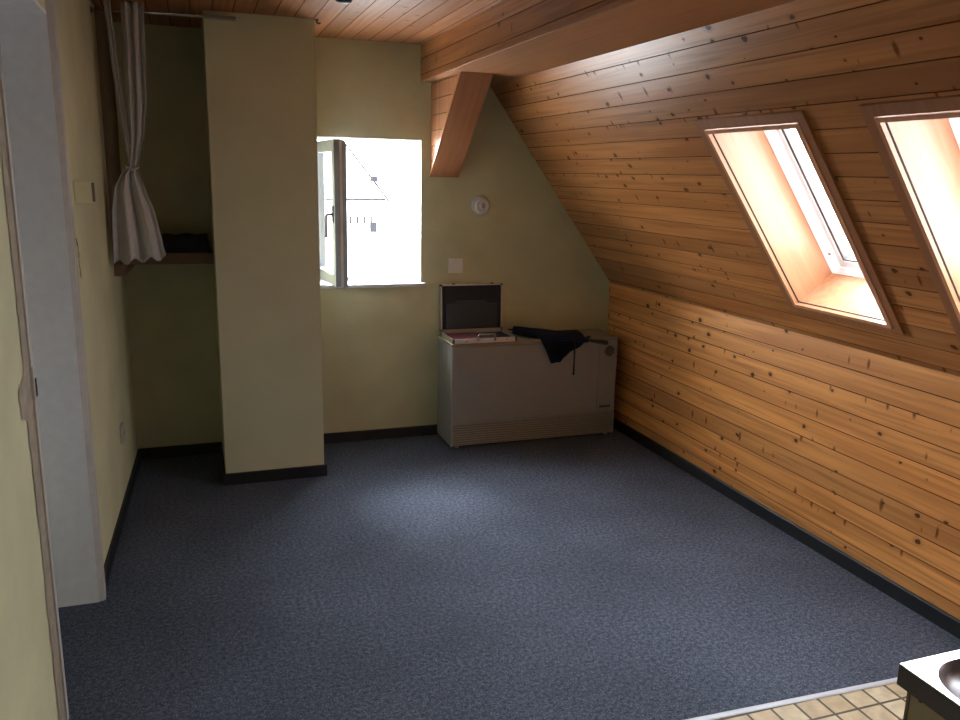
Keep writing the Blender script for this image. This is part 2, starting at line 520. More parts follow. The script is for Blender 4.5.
def planked(name, x0, x1, y0, y1, w, ph, mat, M_, holes=(), depth=0.003, gw=0.0034, parent=None):
    """A boarded surface in local XY (boards along X) with real V joints, and openings cut out."""
    ys = {y0: 0.0, y1: 0.0}
    k0, k1 = math.floor((y0 - ph) / w) - 1, math.ceil((y1 - ph) / w) + 1
    for k in range(k0, k1 + 1):
        c = ph + k * w
        for d_, z in ((-gw / 2, 0.0), (0.0, -depth), (gw / 2, 0.0)):
            if y0 < c + d_ < y1:
                ys[c + d_] = z
    def zat(y):
        r = abs(((y - ph) / w + 0.5) % 1.0 - 0.5) * w
        return -depth * max(0.0, 1 - r / (gw / 2))
    for h in holes:
        for yy in (h[2], h[3]):
            if y0 < yy < y1:
                ys[yy] = zat(yy)
    xs = sorted({x0, x1} | {v for h in holes for v in h[:2] if x0 < v < x1})
    yl = sorted(ys)
    mb = MB()
    for a, b in zip(yl, yl[1:]):
        for c, d in zip(xs, xs[1:]):
            mx, my = (c + d) / 2, (a + b) / 2
            if any(h[0] < mx < h[1] and h[2] < my < h[3] for h in holes):
                continue
            mb.face([(c, a, ys[a]), (d, a, ys[a]), (d, b, ys[b]), (c, b, ys[b])], M_JOINT if (ys[a] < 0 or ys[b] < 0) else mat)
    o = mb.build(name, M_=M_, fixn=False)
    if parent is not None:
        o.parent = parent
        o.matrix_parent_inverse = parent.matrix_world.inverted()
    return o

# ------------------------------------------------------------------ room dimensions (metres, matched to the photo)
YB = 4.284           # back wall
YR = -1.6            # wall behind the camera
XR = 2.315           # right knee wall
ZK = 0.849           # knee wall height
ZB = 1.919           # beam underside
ZC = 2.094           # flat ceiling
XBL, XBR = 1.151, 1.530   # beam sides
SN = Vector((-0.80564, 0, -0.592406))     # slope normal into the room
SU = Vector((-0.592406, 0, 0.80564))      # up the slope
SX = Vector((0, -1, 0))
SO = Vector((XR, YB, ZK))
def slp(y, v, d=0.0):                     # point on the slope: world Y, distance up the slope, distance outward
    return Vector((XR, y, ZK)) + SU * v - SN * d
YT = 1.640           # carpet / tile border
def xl(y):           # left wall is a touch out of square
    return -0.322 - 0.033 * (YB - y)
Y_DN, Y_DF = 2.165, 2.812      # doorway in left wall
Z_DOOR = 1.885
HALL = -1.50

S = dict(kind='structure')
# ---- floors
mb = MB()
mb.face([(HALL, 1.7475, 0), (XR, 1.6175, 0), (XR, YB, 0), (HALL, YB, 0)], M_CARPET)
o = mb.build('floor', fixn=False); tag(o, 'dark blue-grey needle felt carpet covering the attic room floor', 'floor', **S)
mb = MB()
mb.face([(xl(YR) - 0.02, YR, -0.001), (XR, YR, -0.001), (XR, 1.667, -0.001), (xl(YR) - 0.02, 1.70, -0.001)], M_TILE)
o = mb.build('floor', fixn=False, origin=(1.8665 - 0.0795 * 20, 1.636 - 0.0775 * 20, -0.001))
tag(o, 'small square beige floor tiles with dark joints below the metal strip', 'floor', **S)
# metal threshold
mb = MB()
prof = [(-0.010, 0.0), (-0.008, 0.0025), (0, 0.0035), (0.008, 0.0025), (0.010, 0.0)]
A, B = Vector((xl(YT) + 0.02, 1.708, 0)), Vector((XR - 0.015, 1.618, 0))
dd = (B - A).normalized(); nn = Vector((-dd.y, dd.x, 0))
mb.grid([[A + nn * u + Vector((0, 0, z)) for u, z in prof], [B + nn * u + Vector((0, 0, z)) for u, z in prof]], M_STRIP)
o = mb.build('trim_1', fixn=True); tag(o, 'silver metal threshold strip between the carpet and the tiles', 'threshold strip', **S)

# ---- back wall with window opening
XW0, XW1, ZW0, ZW1, WT = 0.595, 1.157, 0.866, 1.622, 0.34
mb = MB()
def back_quad(x0, x1, z0, z1):
    mb.face([(x0, YB, z0), (x1, YB, z0), (x1, YB, z1), (x0, YB, z1)], M_YELLOW)
ZT = 2.3
back_quad(-0.5, XW0, -0.02, ZT); back_quad(XW1, 2.7, -0.02, ZT)
back_quad(XW0, XW1, -0.02, ZW0); back_quad(XW0, XW1, ZW1, ZT)
YO = YB + WT
mb.face([(XW0, YB, ZW1), (XW1, YB, ZW1), (XW1, YO, ZW1), (XW0, YO, ZW1)], M_REVEAL_GLARE)
mb.face([(XW0, YB, ZW0), (XW0, YO, ZW0), (XW1, YO, ZW0), (XW1, YB, ZW0)], M_REVEAL_GLARE)
mb.face([(XW1, YB, ZW0), (XW1, YO, ZW0), (XW1, YO, ZW1), (XW1, YB, ZW1)], M_REVEAL_GLARE)
mb.face([(XW0, YB, ZW0), (XW0, YB, ZW1), (XW0, YO, ZW1), (XW0, YO, ZW0)], M_REVEAL_GLARE)
o = mb.build('wall_back', fixn=False); tag(o, 'pale yellow plastered gable wall with the small window', 'wall', **S)

# ---- left wall with doorway
mb = MB()
WTL = 0.30
def lw(y0, y1, z0, z1, off=0.0, m=M_YELLOW):
    mb.face([(xl(y0) + off, y0, z0), (xl(y1) + off, y1, z0), (xl(y1) + off, y1, z1), (xl(y0) + off, y0, z1)], m)
lw(Y_DF, YB, 0, ZT); lw(Y_DN, Y_DF, Z_DOOR, ZT); lw(YR, Y_DN, 0, ZT)
def lwb(y0, y1, z0, z1):
    mb.face([(xl(y0) - WTL, y0, z0), (xl(y0) - WTL, y0, z1), (xl(y1) - WTL, y1, z1), (xl(y1) - WTL, y1, z0)], M_YELLOW)
lwb(Y_DF, YB, 0, ZT); lwb(Y_DN, Y_DF, Z_DOOR, ZT); lwb(YR, Y_DN, 0, ZT)
o = mb.build('wall_left', fixn=False); tag(o, 'pale yellow left wall with the open doorway', 'wall', **S)
# door lining
d1 = thing('door_1', 'open doorway in the left wall with white painted lining', 'doorway', (xl(Y_DF) - 0.15, Y_DF, 0), **S)
mb = MB()
mb.box((xl(Y_DF) - WTL, Y_DF - 0.004, 0), (xl(Y_DF) + 0.001, Y_DF + 0.006, Z_DOOR), M_JAMB)
o = mb.build('jamb', d1)
mb = MB()
mb.box((xl(Y_DN) - WTL, Y_DN - 0.006, 0), (xl(Y_DN) - 0.012, Y_DN + 0.004, Z_DOOR), M_JAMB)
mb.build('jamb', d1)
mb = MB()
mb.box((xl(Y_DF) - WTL, Y_DN, Z_DOOR - 0.008), (xl(Y_DF) + 0.001, Y_DF, Z_DOOR + 0.004), M_JAMB)
mb.build('head_lining', d1)
mb = MB()
e = xl(Y_DF)
mb.prism([(e - 0.002, Y_DF - 0.004, 0), (e + 0.019, Y_DF + 0.006, 0), (e + 0.021, Y_DF + 0.02, 0), (e + 0.018, Y_DF + 0.055, 0), (e - 0.002, Y_DF + 0.06, 0)], (0, 0, Z_DOOR + 0.05), M_GREYTRIM)
o = mb.build('casing', d1); tag(o, 'grey edge casing of the far jamb')
# ragged plaster edge on near side, with broken-out patch at latch height
mb = MB()
yn = Y_DN
random.seed(11)
edge = []
for i in range(91):
    z = i * (Z_DOOR + 0.1) / 90
    w = 0.075 + random.uniform(-0.006, 0.006)
    if z > 0.965: w = 0.062 + random.uniform(-0.004, 0.004)
    if 0.868 < z < 0.968: w = 0.135 + random.uniform(-0.01, 0.01)
    edge.append((w, z))
def lx(y, o_=0.002): return xl(y) + o_
for (w0, z0), (w1, z1) in zip(edge, edge[1:]):
    mb.face([(lx(yn - w0), yn - w0, z0), (lx(yn), yn, z0), (lx(yn), yn, z1), (lx(yn - w1), yn - w1, z1)], M_TANFRAME)
o = mb.build('plaster_edge', d1, fixn=False); tag(o, 'ragged tan plaster edge of the near jamb with a broken patch')
mb = MB()
mb.prism([(xl(yn) - 0.012, yn - 0.006, 0), (xl(yn) + 0.006, yn - 0.006, 0), (xl(yn) + 0.008, yn + 0.01, 0), (xl(yn) - 0.012, yn + 0.014, 0)], (0, 0, Z_DOOR), M_GREYTRIM)
mb.build('lining_edge', d1)
mb = MB()
mb.box((xl(yn) - 0.002, yn - 0.012, 0.895), (xl(yn) + 0.010, yn + 0.0155, 0.975), M_GREYTRIM, 0.002)
mb.box((xl(yn) + 0.009, yn - 0.002, 0.90), (xl(yn) + 0.0115, yn + 0.012, 0.945), M_SLOT)
mb.build('strike_plate', d1)
# hall beyond the doorway
mb = MB()
mb.face([(HALL, YR, 0), (HALL, YB, 0), (HALL, YB, ZT), (HALL, YR, ZT)], M_YELLOW)
mb.face([(HALL, YT, 0), (HALL, YT, ZT), (xl(YT) - WTL, YT, ZT), (xl(YT) - WTL, YT, 0)], M_YELLOW)
mb.face([(HALL, YB, 0), (xl(YB), YB, 0), (xl(YB), YB, ZT), (HALL, YB, ZT)], M_YELLOW)
o = mb.build('wall_hall', fixn=False); tag(o, 'pale yellow walls of the side space beyond the doorway', 'wall', **S)

# ---- knee wall and slope
Mk = frame_matrix((XR, YB, 0), (0, -1, 0), (0, 0, 1), (-1, 0, 0))
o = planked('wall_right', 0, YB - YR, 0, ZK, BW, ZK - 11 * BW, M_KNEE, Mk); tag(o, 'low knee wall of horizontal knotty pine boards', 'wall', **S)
Ms = frame_matrix(SO, SX, SU, SN)
V0, V1 = 0.180, 0.953
SKY = [(2.108, 2.560), (1.327, 1.779), (0.540, 0.992)]  # last skylight is an unseen addition that brightens doorway and near wall
g = 0.016
holes = [(YB - b - g, YB - a + g, V0 - g, V1 + g) for a, b in SKY]
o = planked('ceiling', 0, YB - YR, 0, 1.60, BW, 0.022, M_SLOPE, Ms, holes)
tag(o, 'sloping roof ceiling of knotty pine boards with skylights', 'ceiling', **S)

# ---- flat ceiling (boards run along Y)
Mc = frame_matrix((0.624 - 0.084 * 20, YB, ZC), (0, -1, 0), (1, 0, 0), (0, 0, -1))
o = planked('ceiling', 0, YB - YR, -0.3, 2.25, 0.084, 0.0, M_CEIL, Mc)
tag(o, 'flat ceiling of reddish pine boards', 'ceiling', **S)
# roof over the hall
mb = MB()
mb.face([(HALL, YR, ZC + 0.01), (HALL, YB, ZC + 0.01), (-0.3, YB, ZC + 0.01), (-0.3, YR, ZC + 0.01)], M_WHITE)
o = mb.build('ceiling', fixn=False); tag(o, 'ceiling of the side space beyond the doorway', 'ceiling', **S)

# ---- boxed purlin beam
bt = thing('ceiling_beam', 'long boxed pine beam running under the ceiling along the slope', 'beam', (XBL, YB, ZB), **S)
Mb = frame_matrix((XBL, YB, ZB), (0, -1, 0), (0, 0, 1), (-1, 0, 0))
Mb2 = Mb
def planked_child(name, *a, parent=None, **k):
    o = planked(name, *a, **k)
    bpy.context.view_layer.update()
    o.parent = parent
    o.matrix_parent_inverse = parent.matrix_world.inverted()
    return o
bpy.context.view_layer.update()
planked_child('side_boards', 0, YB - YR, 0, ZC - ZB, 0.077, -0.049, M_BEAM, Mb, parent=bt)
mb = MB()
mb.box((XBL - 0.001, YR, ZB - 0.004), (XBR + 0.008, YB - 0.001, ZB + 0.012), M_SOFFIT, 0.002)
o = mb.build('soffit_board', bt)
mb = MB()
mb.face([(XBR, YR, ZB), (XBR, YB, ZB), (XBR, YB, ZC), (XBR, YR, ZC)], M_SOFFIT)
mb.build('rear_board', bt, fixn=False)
# ---- diagonal brace under the beam
bx0, bx1, byf, bzb = 1.208, 1.360, 3.768, 1.435
br = thing('beam_brace', 'boxed diagonal pine strut from the beam down to the gable wall', 'brace', (bx0, YB, bzb), **S)
mb = MB()   # hypotenuse board
t_ = Vector((0, byf - YB, ZB - bzb)).normalized()
nb = Vector((0, -t_.z, t_.y)).normalized()
if nb.z > 0: nb = -nb
a0 = Vector((bx0, YB - 0.001, bzb)); a1 = Vector((bx0, byf, ZB - 0.005))
mb.prism([a0 + Vector((-0.004, 0, 0)), a1 + Vector((-0.004, 0, 0)), a1 - nb * 0.018 + Vector((-0.004, 0, 0)), a0 - nb * 0.018 + Vector((-0.004, 0, 0))], (bx1 - bx0 + 0.008, 0, 0), M_BRACE_F)
o = mb.build('front_board', br); tag(o, 'smooth red-brown board facing the room')
for nm, xx, sgn in (('side_boards', bx0, -1), ('side_boards', bx1, 1)):
    mb = MB()
    # horizontal boards as strips clipped to the triangle
    H_ = ZB - bzb; D_ = YB - byf
    z = 0.0
    k = 0
    while z < H_ - 1e-6:
        z2 = min(H_, z + 0.078)
        zg = z + 0.004 if k else z
        ya, yb_ = YB - D_ * zg / H_, YB - D_ * z2 / H_
        mb.face([(xx, YB, bzb + zg), (xx, ya, bzb + zg), (xx, yb_, bzb + z2), (xx, YB, bzb + z2)], M_BRACE)
        if k:
            y0_ = YB - D_ * z / H_
            mb.face([(xx - sgn * 0.004, YB, bzb + z), (xx - sgn * 0.004, y0_, bzb + z), (xx - sgn * 0.004, ya, bzb + zg), (xx - sgn * 0.004, YB, bzb + zg)], M_SLOT)
        z = z2; k += 1
    mb.build(nm, br)

# ---- boxed chimney column
cx0, cx1, cyf = 0.085, 0.546, 3.800
mb = MB()
mb.box((cx0, cyf, -0.01), (cx1, YB + 0.05, ZC + 0.02), M_YELLOW_COL, 0.004)
o = mb.build('plastered_column'); tag(o, 'wide pale yellow plastered pier standing left of the window', 'column', **S)

# ---- wall behind the camera, with its window
mb = MB()
mb.face([(-1.6, YR, -0.02), (-1.6, YR, ZT), (2.7, YR, ZT), (2.7, YR, -0.02)], M_YELLOW)
o = mb.build('wall_front', fixn=False); tag(o, 'pale yellow wall behind the viewer', 'wall', **S)

# ---- baseboards
def baseboard(name, a, b, n, label, h=0.057, t=0.012):
    a, b, n = Vector(a), Vector(b), Vector(n).normalized()
    mb = MB()
    mb.prism([a, a + n * t, a + n * t + Vector((0, 0, h - 0.004)), a + n * (t - 0.004) + Vector((0, 0, h)), a + Vector((0, 0, h))], b - a, M_BASEB)
    o = mb.build(name)
    return tag(o, label, 'baseboard', **S)
baseboard('baseboard_right', (XR, YT - 0.02, 0), (XR, YB, 0), (-1, 0, 0), 'black skirting strip along the pine knee wall')
baseboard('baseboard_back', (cx1, YB, 0), (XR, YB, 0), (0, -1, 0), 'black skirting strip under the window wall')
baseboard('baseboard_niche', (xl(YB), YB, 0), (cx0, YB, 0), (0, -1, 0), 'black skirting strip at the back of the niche')
baseboard('baseboard_left', (xl(Y_DF + 0.06), Y_DF + 0.06, 0), (xl(YB), YB, 0), (1, -0.03, 0), 'black skirting strip along the left wall of the niche')
bc = thing('baseboard_column', 'black skirting strip wrapping the foot of the yellow pier', 'baseboard', (cx0, cyf, 0), **S)
for nm, p0, p1 in (('front_strip', (cx0 - 0.011, cyf - 0.012, 0), (cx1 + 0.012, cyf, 0.057)), ('side_strip', (cx1, cyf, 0), (cx1 + 0.012, YB, 0.057)), ('side_strip', (cx0 - 0.011, cyf, 0), (cx0, YB, 0.057))):
    mb = MB(); mb.box(p0, p1, M_BASEB, 0.002); mb.build(nm, bc)

# ---- skylights
NUM = {0: 'roof skylight in the pine slope nearer the gable wall, seen whole', 1: 'second roof skylight in the pine slope, cut by the photo edge', 2: 'added unseen roof skylight beside the viewer, brightening the doorway and near wall'}
for i, (ya, yb) in enumerate(SKY):
    w = thing('window_%d' % (i + 2), NUM[i], 'skylight', slp((ya + yb) / 2, V0), **S)
    def bar(mb, y0, y1, v0, v1, d0, d1, m):
        ps = [slp(y0, v0, d0), slp(y1, v0, d0), slp(y1, v1, d0), slp(y0, v1, d0)]
        mb.prism(ps, -SN * (d1 - d0), m)
    # wooden lining boards
    t = 0.014
    mb = MB()
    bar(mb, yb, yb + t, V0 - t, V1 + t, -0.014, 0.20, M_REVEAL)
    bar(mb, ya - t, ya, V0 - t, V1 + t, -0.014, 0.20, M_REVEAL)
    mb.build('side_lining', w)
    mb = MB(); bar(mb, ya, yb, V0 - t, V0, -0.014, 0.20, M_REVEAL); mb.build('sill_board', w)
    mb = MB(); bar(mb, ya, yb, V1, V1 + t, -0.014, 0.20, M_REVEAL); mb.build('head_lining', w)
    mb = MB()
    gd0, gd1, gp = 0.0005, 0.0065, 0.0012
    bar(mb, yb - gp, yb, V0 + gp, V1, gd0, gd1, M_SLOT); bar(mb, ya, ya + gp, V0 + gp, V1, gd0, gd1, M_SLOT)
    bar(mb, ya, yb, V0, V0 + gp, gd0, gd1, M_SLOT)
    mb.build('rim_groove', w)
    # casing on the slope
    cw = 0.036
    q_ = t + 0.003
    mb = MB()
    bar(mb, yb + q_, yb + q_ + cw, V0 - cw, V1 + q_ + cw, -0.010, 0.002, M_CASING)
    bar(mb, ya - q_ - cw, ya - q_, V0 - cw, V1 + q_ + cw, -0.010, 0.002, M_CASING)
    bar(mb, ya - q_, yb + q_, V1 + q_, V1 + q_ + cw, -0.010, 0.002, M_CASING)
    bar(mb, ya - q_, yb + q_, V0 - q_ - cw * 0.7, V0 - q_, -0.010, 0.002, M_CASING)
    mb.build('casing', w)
    # white frame, sash and glass
    fd = 0.187
    mb = MB()
    f1 = 0.052
    bar(mb, yb - f1, yb, V0, V1, fd, fd + 0.06, M_ROOFSASH); bar(mb, ya, ya + f1, V0, V1, fd, fd + 0.06, M_ROOFSASH)
    bar(mb, ya + f1, yb - f1, V0, V0 + 0.032, fd, fd + 0.06, M_ROOFSASH); bar(mb, ya + f1, yb - f1, V1 - 0.04, V1, fd, fd + 0.06, M_ROOFSASH)
    o = mb.build('frame', w)
    mb = MB()
    f2 = 0.076
    bar(mb, yb - f2, yb - f1 - 0.003, V0 + 0.035, V1 - 0.043, fd + 0.008, fd + 0.05, M_ROOFSASH)
    bar(mb, ya + f1 + 0.003, ya + f2, V0 + 0.035, V1 - 0.043, fd + 0.008, fd + 0.05, M_ROOFSASH)
    bar(mb, ya + f2, yb - f2, V0 + 0.035, V0 + 0.062, fd + 0.008, fd + 0.05, M_ROOFSASH)
    bar(mb, ya + f2, yb - f2, V1 - 0.07, V1 - 0.043, fd + 0.008, fd + 0.05, M_ROOFSASH)
    sash = mb.build('sash', w)
    mb = MB()
    bar(mb, yb - f2 - 0.012, yb - f2, V0 + 0.062, V1 - 0.07, fd + 0.014, fd + 0.04, M_GASKET)
    bar(mb, ya + f2, ya + f2 + 0.012, V0 + 0.062, V1 - 0.07, fd + 0.014, fd + 0.04, M_GASKET)
    bar(mb, ya + f2 + 0.012, yb - f2 - 0.012, V0 + 0.062, V0 + 0.068, fd + 0.014, fd + 0.04, M_GASKET)
    mb.build('gasket', sash)
    mb = MB()
    c = slp(yb - 0.04, V0 + 0.10, fd - 0.004)
    mb.cyl(c, c - SN * 0.006, 0.006, M_HANDLE, 12)
    mb.build('bolt', sash)
    mb = MB()
    bar(mb, ya + f2 + 0.002, yb - f2 - 0.002, V0 + 0.058, V1 - 0.066, fd + 0.030, fd + 0.033, M_GLASS)
    mb.build('pane', sash)

# ---- gable window
w1 = thing('window_1', 'small window in the gable wall with its casement swung open inward', 'window', ((XW0 + XW1) / 2, YB + 0.1, ZW0), **S)
mb = MB()
mb.box((XW0 - 0.02, YB - 0.022, ZW0 - 0.014), (XW1 + 0.028, YB, ZW0 + 0.006), M_WHITE, 0.004)
mb.box((XW0 + 0.001, YB - 0.004, ZW0 + 0.0005), (XW1 - 0.001, YB + WT - 0.03, ZW0 + 0.006), M_WHITE)
mb.build('sill', w1)
yf0, yf1 = YB + 0.16, YB + 0.22
mb = MB()
lap = 0.010
mb.box((XW0 - 0.04, yf0, ZW0 - 0.01), (XW0 + lap, yf1, ZW1 + 0.03), M_SASH, 0.003)
mb.box((XW1 - 0.004, yf0, ZW0 - 0.01), (XW1 + 0.04, yf1, ZW1 + 0.03), M_SASH, 0.003)
mb.box((XW0 + lap, yf0, ZW0 - 0.01), (XW1 - 0.004, yf1, ZW0 + 0.024), M_SASH, 0.003)
mb.box((XW0 + lap, yf0, ZW1 - 0.005), (XW1 - 0.004, yf1, ZW1 + 0.03), M_SASH, 0.003)
mb.build('frame', w1)
# open casement: hinged on the left, swung into the room
hx, hy = XW0 + 0.036, yf0 - 0.004
fx, fy = 0.670, 3.945
ux = Vector((fx - hx, fy - hy, 0)); SL_ = ux.length; ux.normalize()
uz = Vector((0, 0, 1)); un_ = ux.cross(uz)      # faces the left (inner face of the sash)
if un_.x > 0: un_ = -un_
Zs0, Zs1 = ZW0 + 0.038, ZW1 - 0.022
hz = Vector((hx, hy, 0))
def sb(mb, u0, u1, z0, z1, n0, n1, m, bev=0.003):
    T = Matrix((ux, un_, uz)).transposed().to_4x4(); T.translation = hz
    mb.box((u0, n0, z0), (u1, n1, z1), m, bev, T)
sw = 0.055
mb = MB()
sb(mb, 0, sw, Zs0, Zs1, -0.028, 0.028, M_SASH)
sb(mb, SL_ - sw, SL_ - 0.003, Zs0, Zs1, -0.012, 0.028, M_SASH)
sb(mb, sw, SL_ - sw, Zs0, Zs0 + sw, -0.028, 0.028, M_SASH)
sb(mb, sw, SL_ - sw, Zs1 - sw, Zs1, -0.028, 0.028, M_SASH)
cas = mb.build('casement', w1)
mb = MB()
sb(mb, SL_ - 0.004, SL_, Zs0 + 0.002, Zs1 - 0.002, 0.002, 0.028, M_SASH_EDGE, 0.0)
sb(mb, SL_ - 0.022, SL_ - 0.018, Zs0 - 0.006, Zs1 - 0.012, -0.036, -0.012, M_SASH_EDGE, 0.0)
sb(mb, SL_ - 0.012, SL_ - 0.0035, Zs0 + 0.004, Zs1 - 0.006, -0.030, -0.0125, M_SASH_EDGE, 0.0)
o = mb.build('stile_edge', cas); tag(o, 'rebated edge of the casement with its shade toned in grey')
mb = MB()
sb(mb, sw - 0.004, SL_ - sw + 0.004, Zs0 + sw - 0.004, Zs1 - sw + 0.004, -0.004, 0.0, M_GLASS, 0)
mb.build('pane', cas)
mb = MB()
zh = Zs0 + (Zs1 - Zs0) * 0.50
hpos = lambda u, n, z: hz + ux * u + un_ * n + uz * z
sb(mb, SL_ - 0.042, SL_ - 0.018, zh - 0.04, zh + 0.04, 0.028, 0.034, M_HANDLE, 0.002)
mb.tube([hpos(SL_ - 0.03, 0.03, zh), hpos(SL_ - 0.03, 0.055, zh), hpos(SL_ - 0.03, 0.062, zh - 0.006), hpos(SL_ - 0.03, 0.064, zh - 0.02), hpos(SL_ - 0.03, 0.064, zh - 0.11)], 0.007, M_HANDLE)
mb.build('handle', cas)

# ------------------------------------------------------------------ things
# ---- storage heater
hx0, hx1, hyf, hyb, hh = 1.255, 2.238, 4.004, YB - 0.013, 0.577
ht = thing('storage_heater', 'wide beige night storage heater standing on the carpet under the gable wall', 'heater', ((hx0 + hx1) / 2, (hyf + hyb) / 2, 0))
mb = MB()
mb.box((hx0, hyf + 0.006, 0.012), (hx1, hyb, hh - 0.016), M_HEATER, 0.003)
mb.build('casing', ht)
mb = MB()
mb.box((hx0 - 0.002, hyf - 0.002, hh - 0.016), (hx1 + 0.002, hyb, hh), M_HEATER_TOP, 0.003)
o = mb.build('top_panel', ht); tag(o, 'brownish top panel')
mb = MB()
mb.box((hx0 + 0.001, hyf, 0.139), (2.119, hyf + 0.008, hh - 0.018), M_HEATER, 0.003)
mb.build('front_panel', ht)
mb = MB()
mb.box((2.123, hyf, 0.139), (hx1 - 0.001, hyf + 0.008, hh - 0.018), M_HEATER, 0.003)
cpn = mb.build('control_panel', ht)
mb = MB()
dc = (2.186, hyf, 0.498)
mb.lathe([(0.030, 0.0), (0.030, 0.004), (0.027, 0.006), (0.024, 0.004), (0.022, 0.004), (0.021, 0.012), (0.019, 0.014)], dc, (0, -1, 0), M_LABEL, 32)
mb.box((2.183, hyf - 0.018, 0.478), (2.189, hyf - 0.008, 0.518), M_LABEL, 0.001)
mb.build('dial', cpn)
mb = MB()
mb.box((2.140, hyf - 0.0015, 0.168), (2.208, hyf + 0.001, 0.182), M_LABEL, 0.0005)
mb.box((2.144, hyf - 0.003, 0.1745), (2.204, hyf, 0.1765), M_SLOT)
mb.build('type_plate', cpn)
mb = MB()
mb.box((hx0 + 0.004, hyf + 0.010, 0.016), (hx1 - 0.004, hyf + 0.014, 0.139), M_SLOT)
nsl = 9
for k in range(nsl):
    z = 0.018 + k * (0.118 / nsl)
    mb.prism([(hx0 + 0.003, hyf + 0.010, z + 0.0078), (hx0 + 0.003, hyf + 0.002, z + 0.0062), (hx0 + 0.003, hyf - 0.001, z), (hx0 + 0.003, hyf + 0.002, z - 0.0005), (hx0 + 0.003, hyf + 0.010, z + 0.003)], (hx1 - hx0 - 0.006, 0, 0), M_GRILLE)
mb.box((hx0, hyf - 0.001, 0.012), (hx0 + 0.010, hyf + 0.010, 0.139), M_HEATER)
mb.box((hx1 - 0.010, hyf - 0.001, 0.012), (hx1, hyf + 0.010, 0.139), M_HEATER)
o = mb.build('grille', ht); tag(o, 'grey-brown slatted air outlet along the foot')
for fx_ in (hx0 + 0.04, hx1 - 0.04):
    for fy_ in (hyf + 0.02, hyb - 0.03):
        mb = MB(); mb.cyl((fx_, fy_, 0), (fx_, fy_, 0.014), 0.012, M_HEATER, 14); mb.build('foot', ht)

# ---- open attache case on the heater
kx0, kx1, ky0, ky1, kz = 1.262, 1.622, 4.010, 4.236, hh + 0.001
kh = 0.026
ks = thing('attache_case', 'open aluminium case with black corners and dark lining on the heater', 'case', ((kx0 + kx1) / 2, (ky0 + ky1) / 2, kz))
t = 0.007
mb = MB()
mb.box((kx0, ky0, kz), (kx1, ky0 + t, kz + kh), M_ALU, 0.0015)
mb.box((kx0, ky1 - t, kz), (kx1, ky1, kz + kh), M_ALU, 0.0015)
mb.box((kx0, ky0 + t, kz), (kx0 + t, ky1 - t, kz + kh), M_ALU, 0.0015)
mb.box((kx1 - t, ky0 + t, kz), (kx1, ky1 - t, kz + kh), M_ALU, 0.0015)
mb.box((kx0 + t, ky0 + t, kz), (kx1 - t, ky1 - t, kz + 0.006), M_LINING)
mb.build('tray', ks)
mb = MB()
mb.box((kx0 + t, ky0 + t, kz + 0.006), (kx1 - t, ky1 - t, kz + 0.014), M_LINING, 0.002)
ln = mb.build('inner_lining', ks)
mb = MB()   # red folder pieces in the tray
mb.box((kx0 + 0.020, ky0 + 0.020, kz + 0.0142), (kx0 + 0.185, ky1 - 0.020, kz + 0.020), M_RED, 0.003)
mb.box((kx0 + 0.115, ky0 + 0.018, kz + 0.0142), (kx0 + 0.180, ky0 + 0.10, kz + 0.024), M_RED, 0.003)
o = mb.build('red_insert', ks); tag(o, 'dark red insert in the tray')
# lid, hinged at the back, standing upright and leaning back slightly
th = math.radians(3.0)
lt = Matrix.Translation((0, ky1 - 0.004, kz + kh + 0.002)) @ Matrix.Rotation(-th, 4, 'X')
LH, LD = 0.256, 0.030
mb = MB()
mb.box((kx0, 0, 0), (kx1, LD, t), M_ALU, 0.0015, lt)
mb.box((kx0, 0, LH - t), (kx1, LD, LH), M_ALU, 0.0015, lt)
mb.box((kx0, 0, t), (kx0 + t, LD, LH - t), M_ALU, 0.0015, lt)
mb.box((kx1 - t, 0, t), (kx1, LD, LH - t), M_ALU, 0.0015, lt)
mb.box((kx0 + t, LD - 0.006, t), (kx1 - t, LD, LH - t), M_ALU, 0, lt)
lid = mb.build('lid', ks)
mb = MB()
mb.box((kx0 + t, 0.014, t), (kx1 - t, LD - 0.006, LH - t), M_LINING, 0, lt)
mb.build('lid_lining', lid)
mb = MB()
poly = [(kx0 + 0.03, 0.006, 0.012), (kx1 - 0.03, 0.006, 0.012), (kx1 - 0.03, 0.006, 0.148), (kx1 - 0.085, 0.006, 0.148), (kx1 - 0.095, 0.006, 0.165), (kx0 + 0.095, 0.006, 0.165), (kx0 + 0.085, 0.006, 0.148), (kx0 + 0.03, 0.006, 0.148)]
mb.prism([lt @ Vector(p) for p in poly], lt.to_3x3() @ Vector((0, 0.008, 0)), M_POCKET)
mb.build('lid_pocket', lid)
for xx in (kx0 + 0.075, kx1 - 0.06):
    mb = MB()
    mb.box((xx - 0.008, 0.004, LH - 0.001), (xx + 0.008, 0.018, LH + 0.006), M_BLACK, 0.002, lt)
    mb.build('catch', lid)
for xx in (kx0, kx1):
    for z_ in (0, LH):
        mb = MB(); mb.box((kx0 - 0.001 if xx < 1.5 else kx1 - 0.009, -0.001, 0.0005 if z_ == 0 else LH - 0.009), (kx0 + 0.009 if xx < 1.5 else kx1 + 0.001, LD + 0.001, 0.009 if z_ == 0 else LH + 0.001), M_BLACK, 0.002, lt)
        mb.build('corner', lid)
for xx in (kx0, kx1):
    for yy in (ky0, ky1 - 0.004):
        mb = MB(); mb.box((xx - 0.0095 if xx > 1.5 else xx - 0.0015, yy - 0.0015 if yy < 4.1 else yy - 0.008, kz + 0.0003), (xx + 0.0015 if xx > 1.5 else xx + 0.0095, yy + 0.010 if yy < 4.1 else yy + 0.0045, kz + kh + 0.001), M_BLACK, 0.002)
        mb.build('corner', ks)
mb = MB()
hxm = (kx0 + kx1) / 2 + 0.005
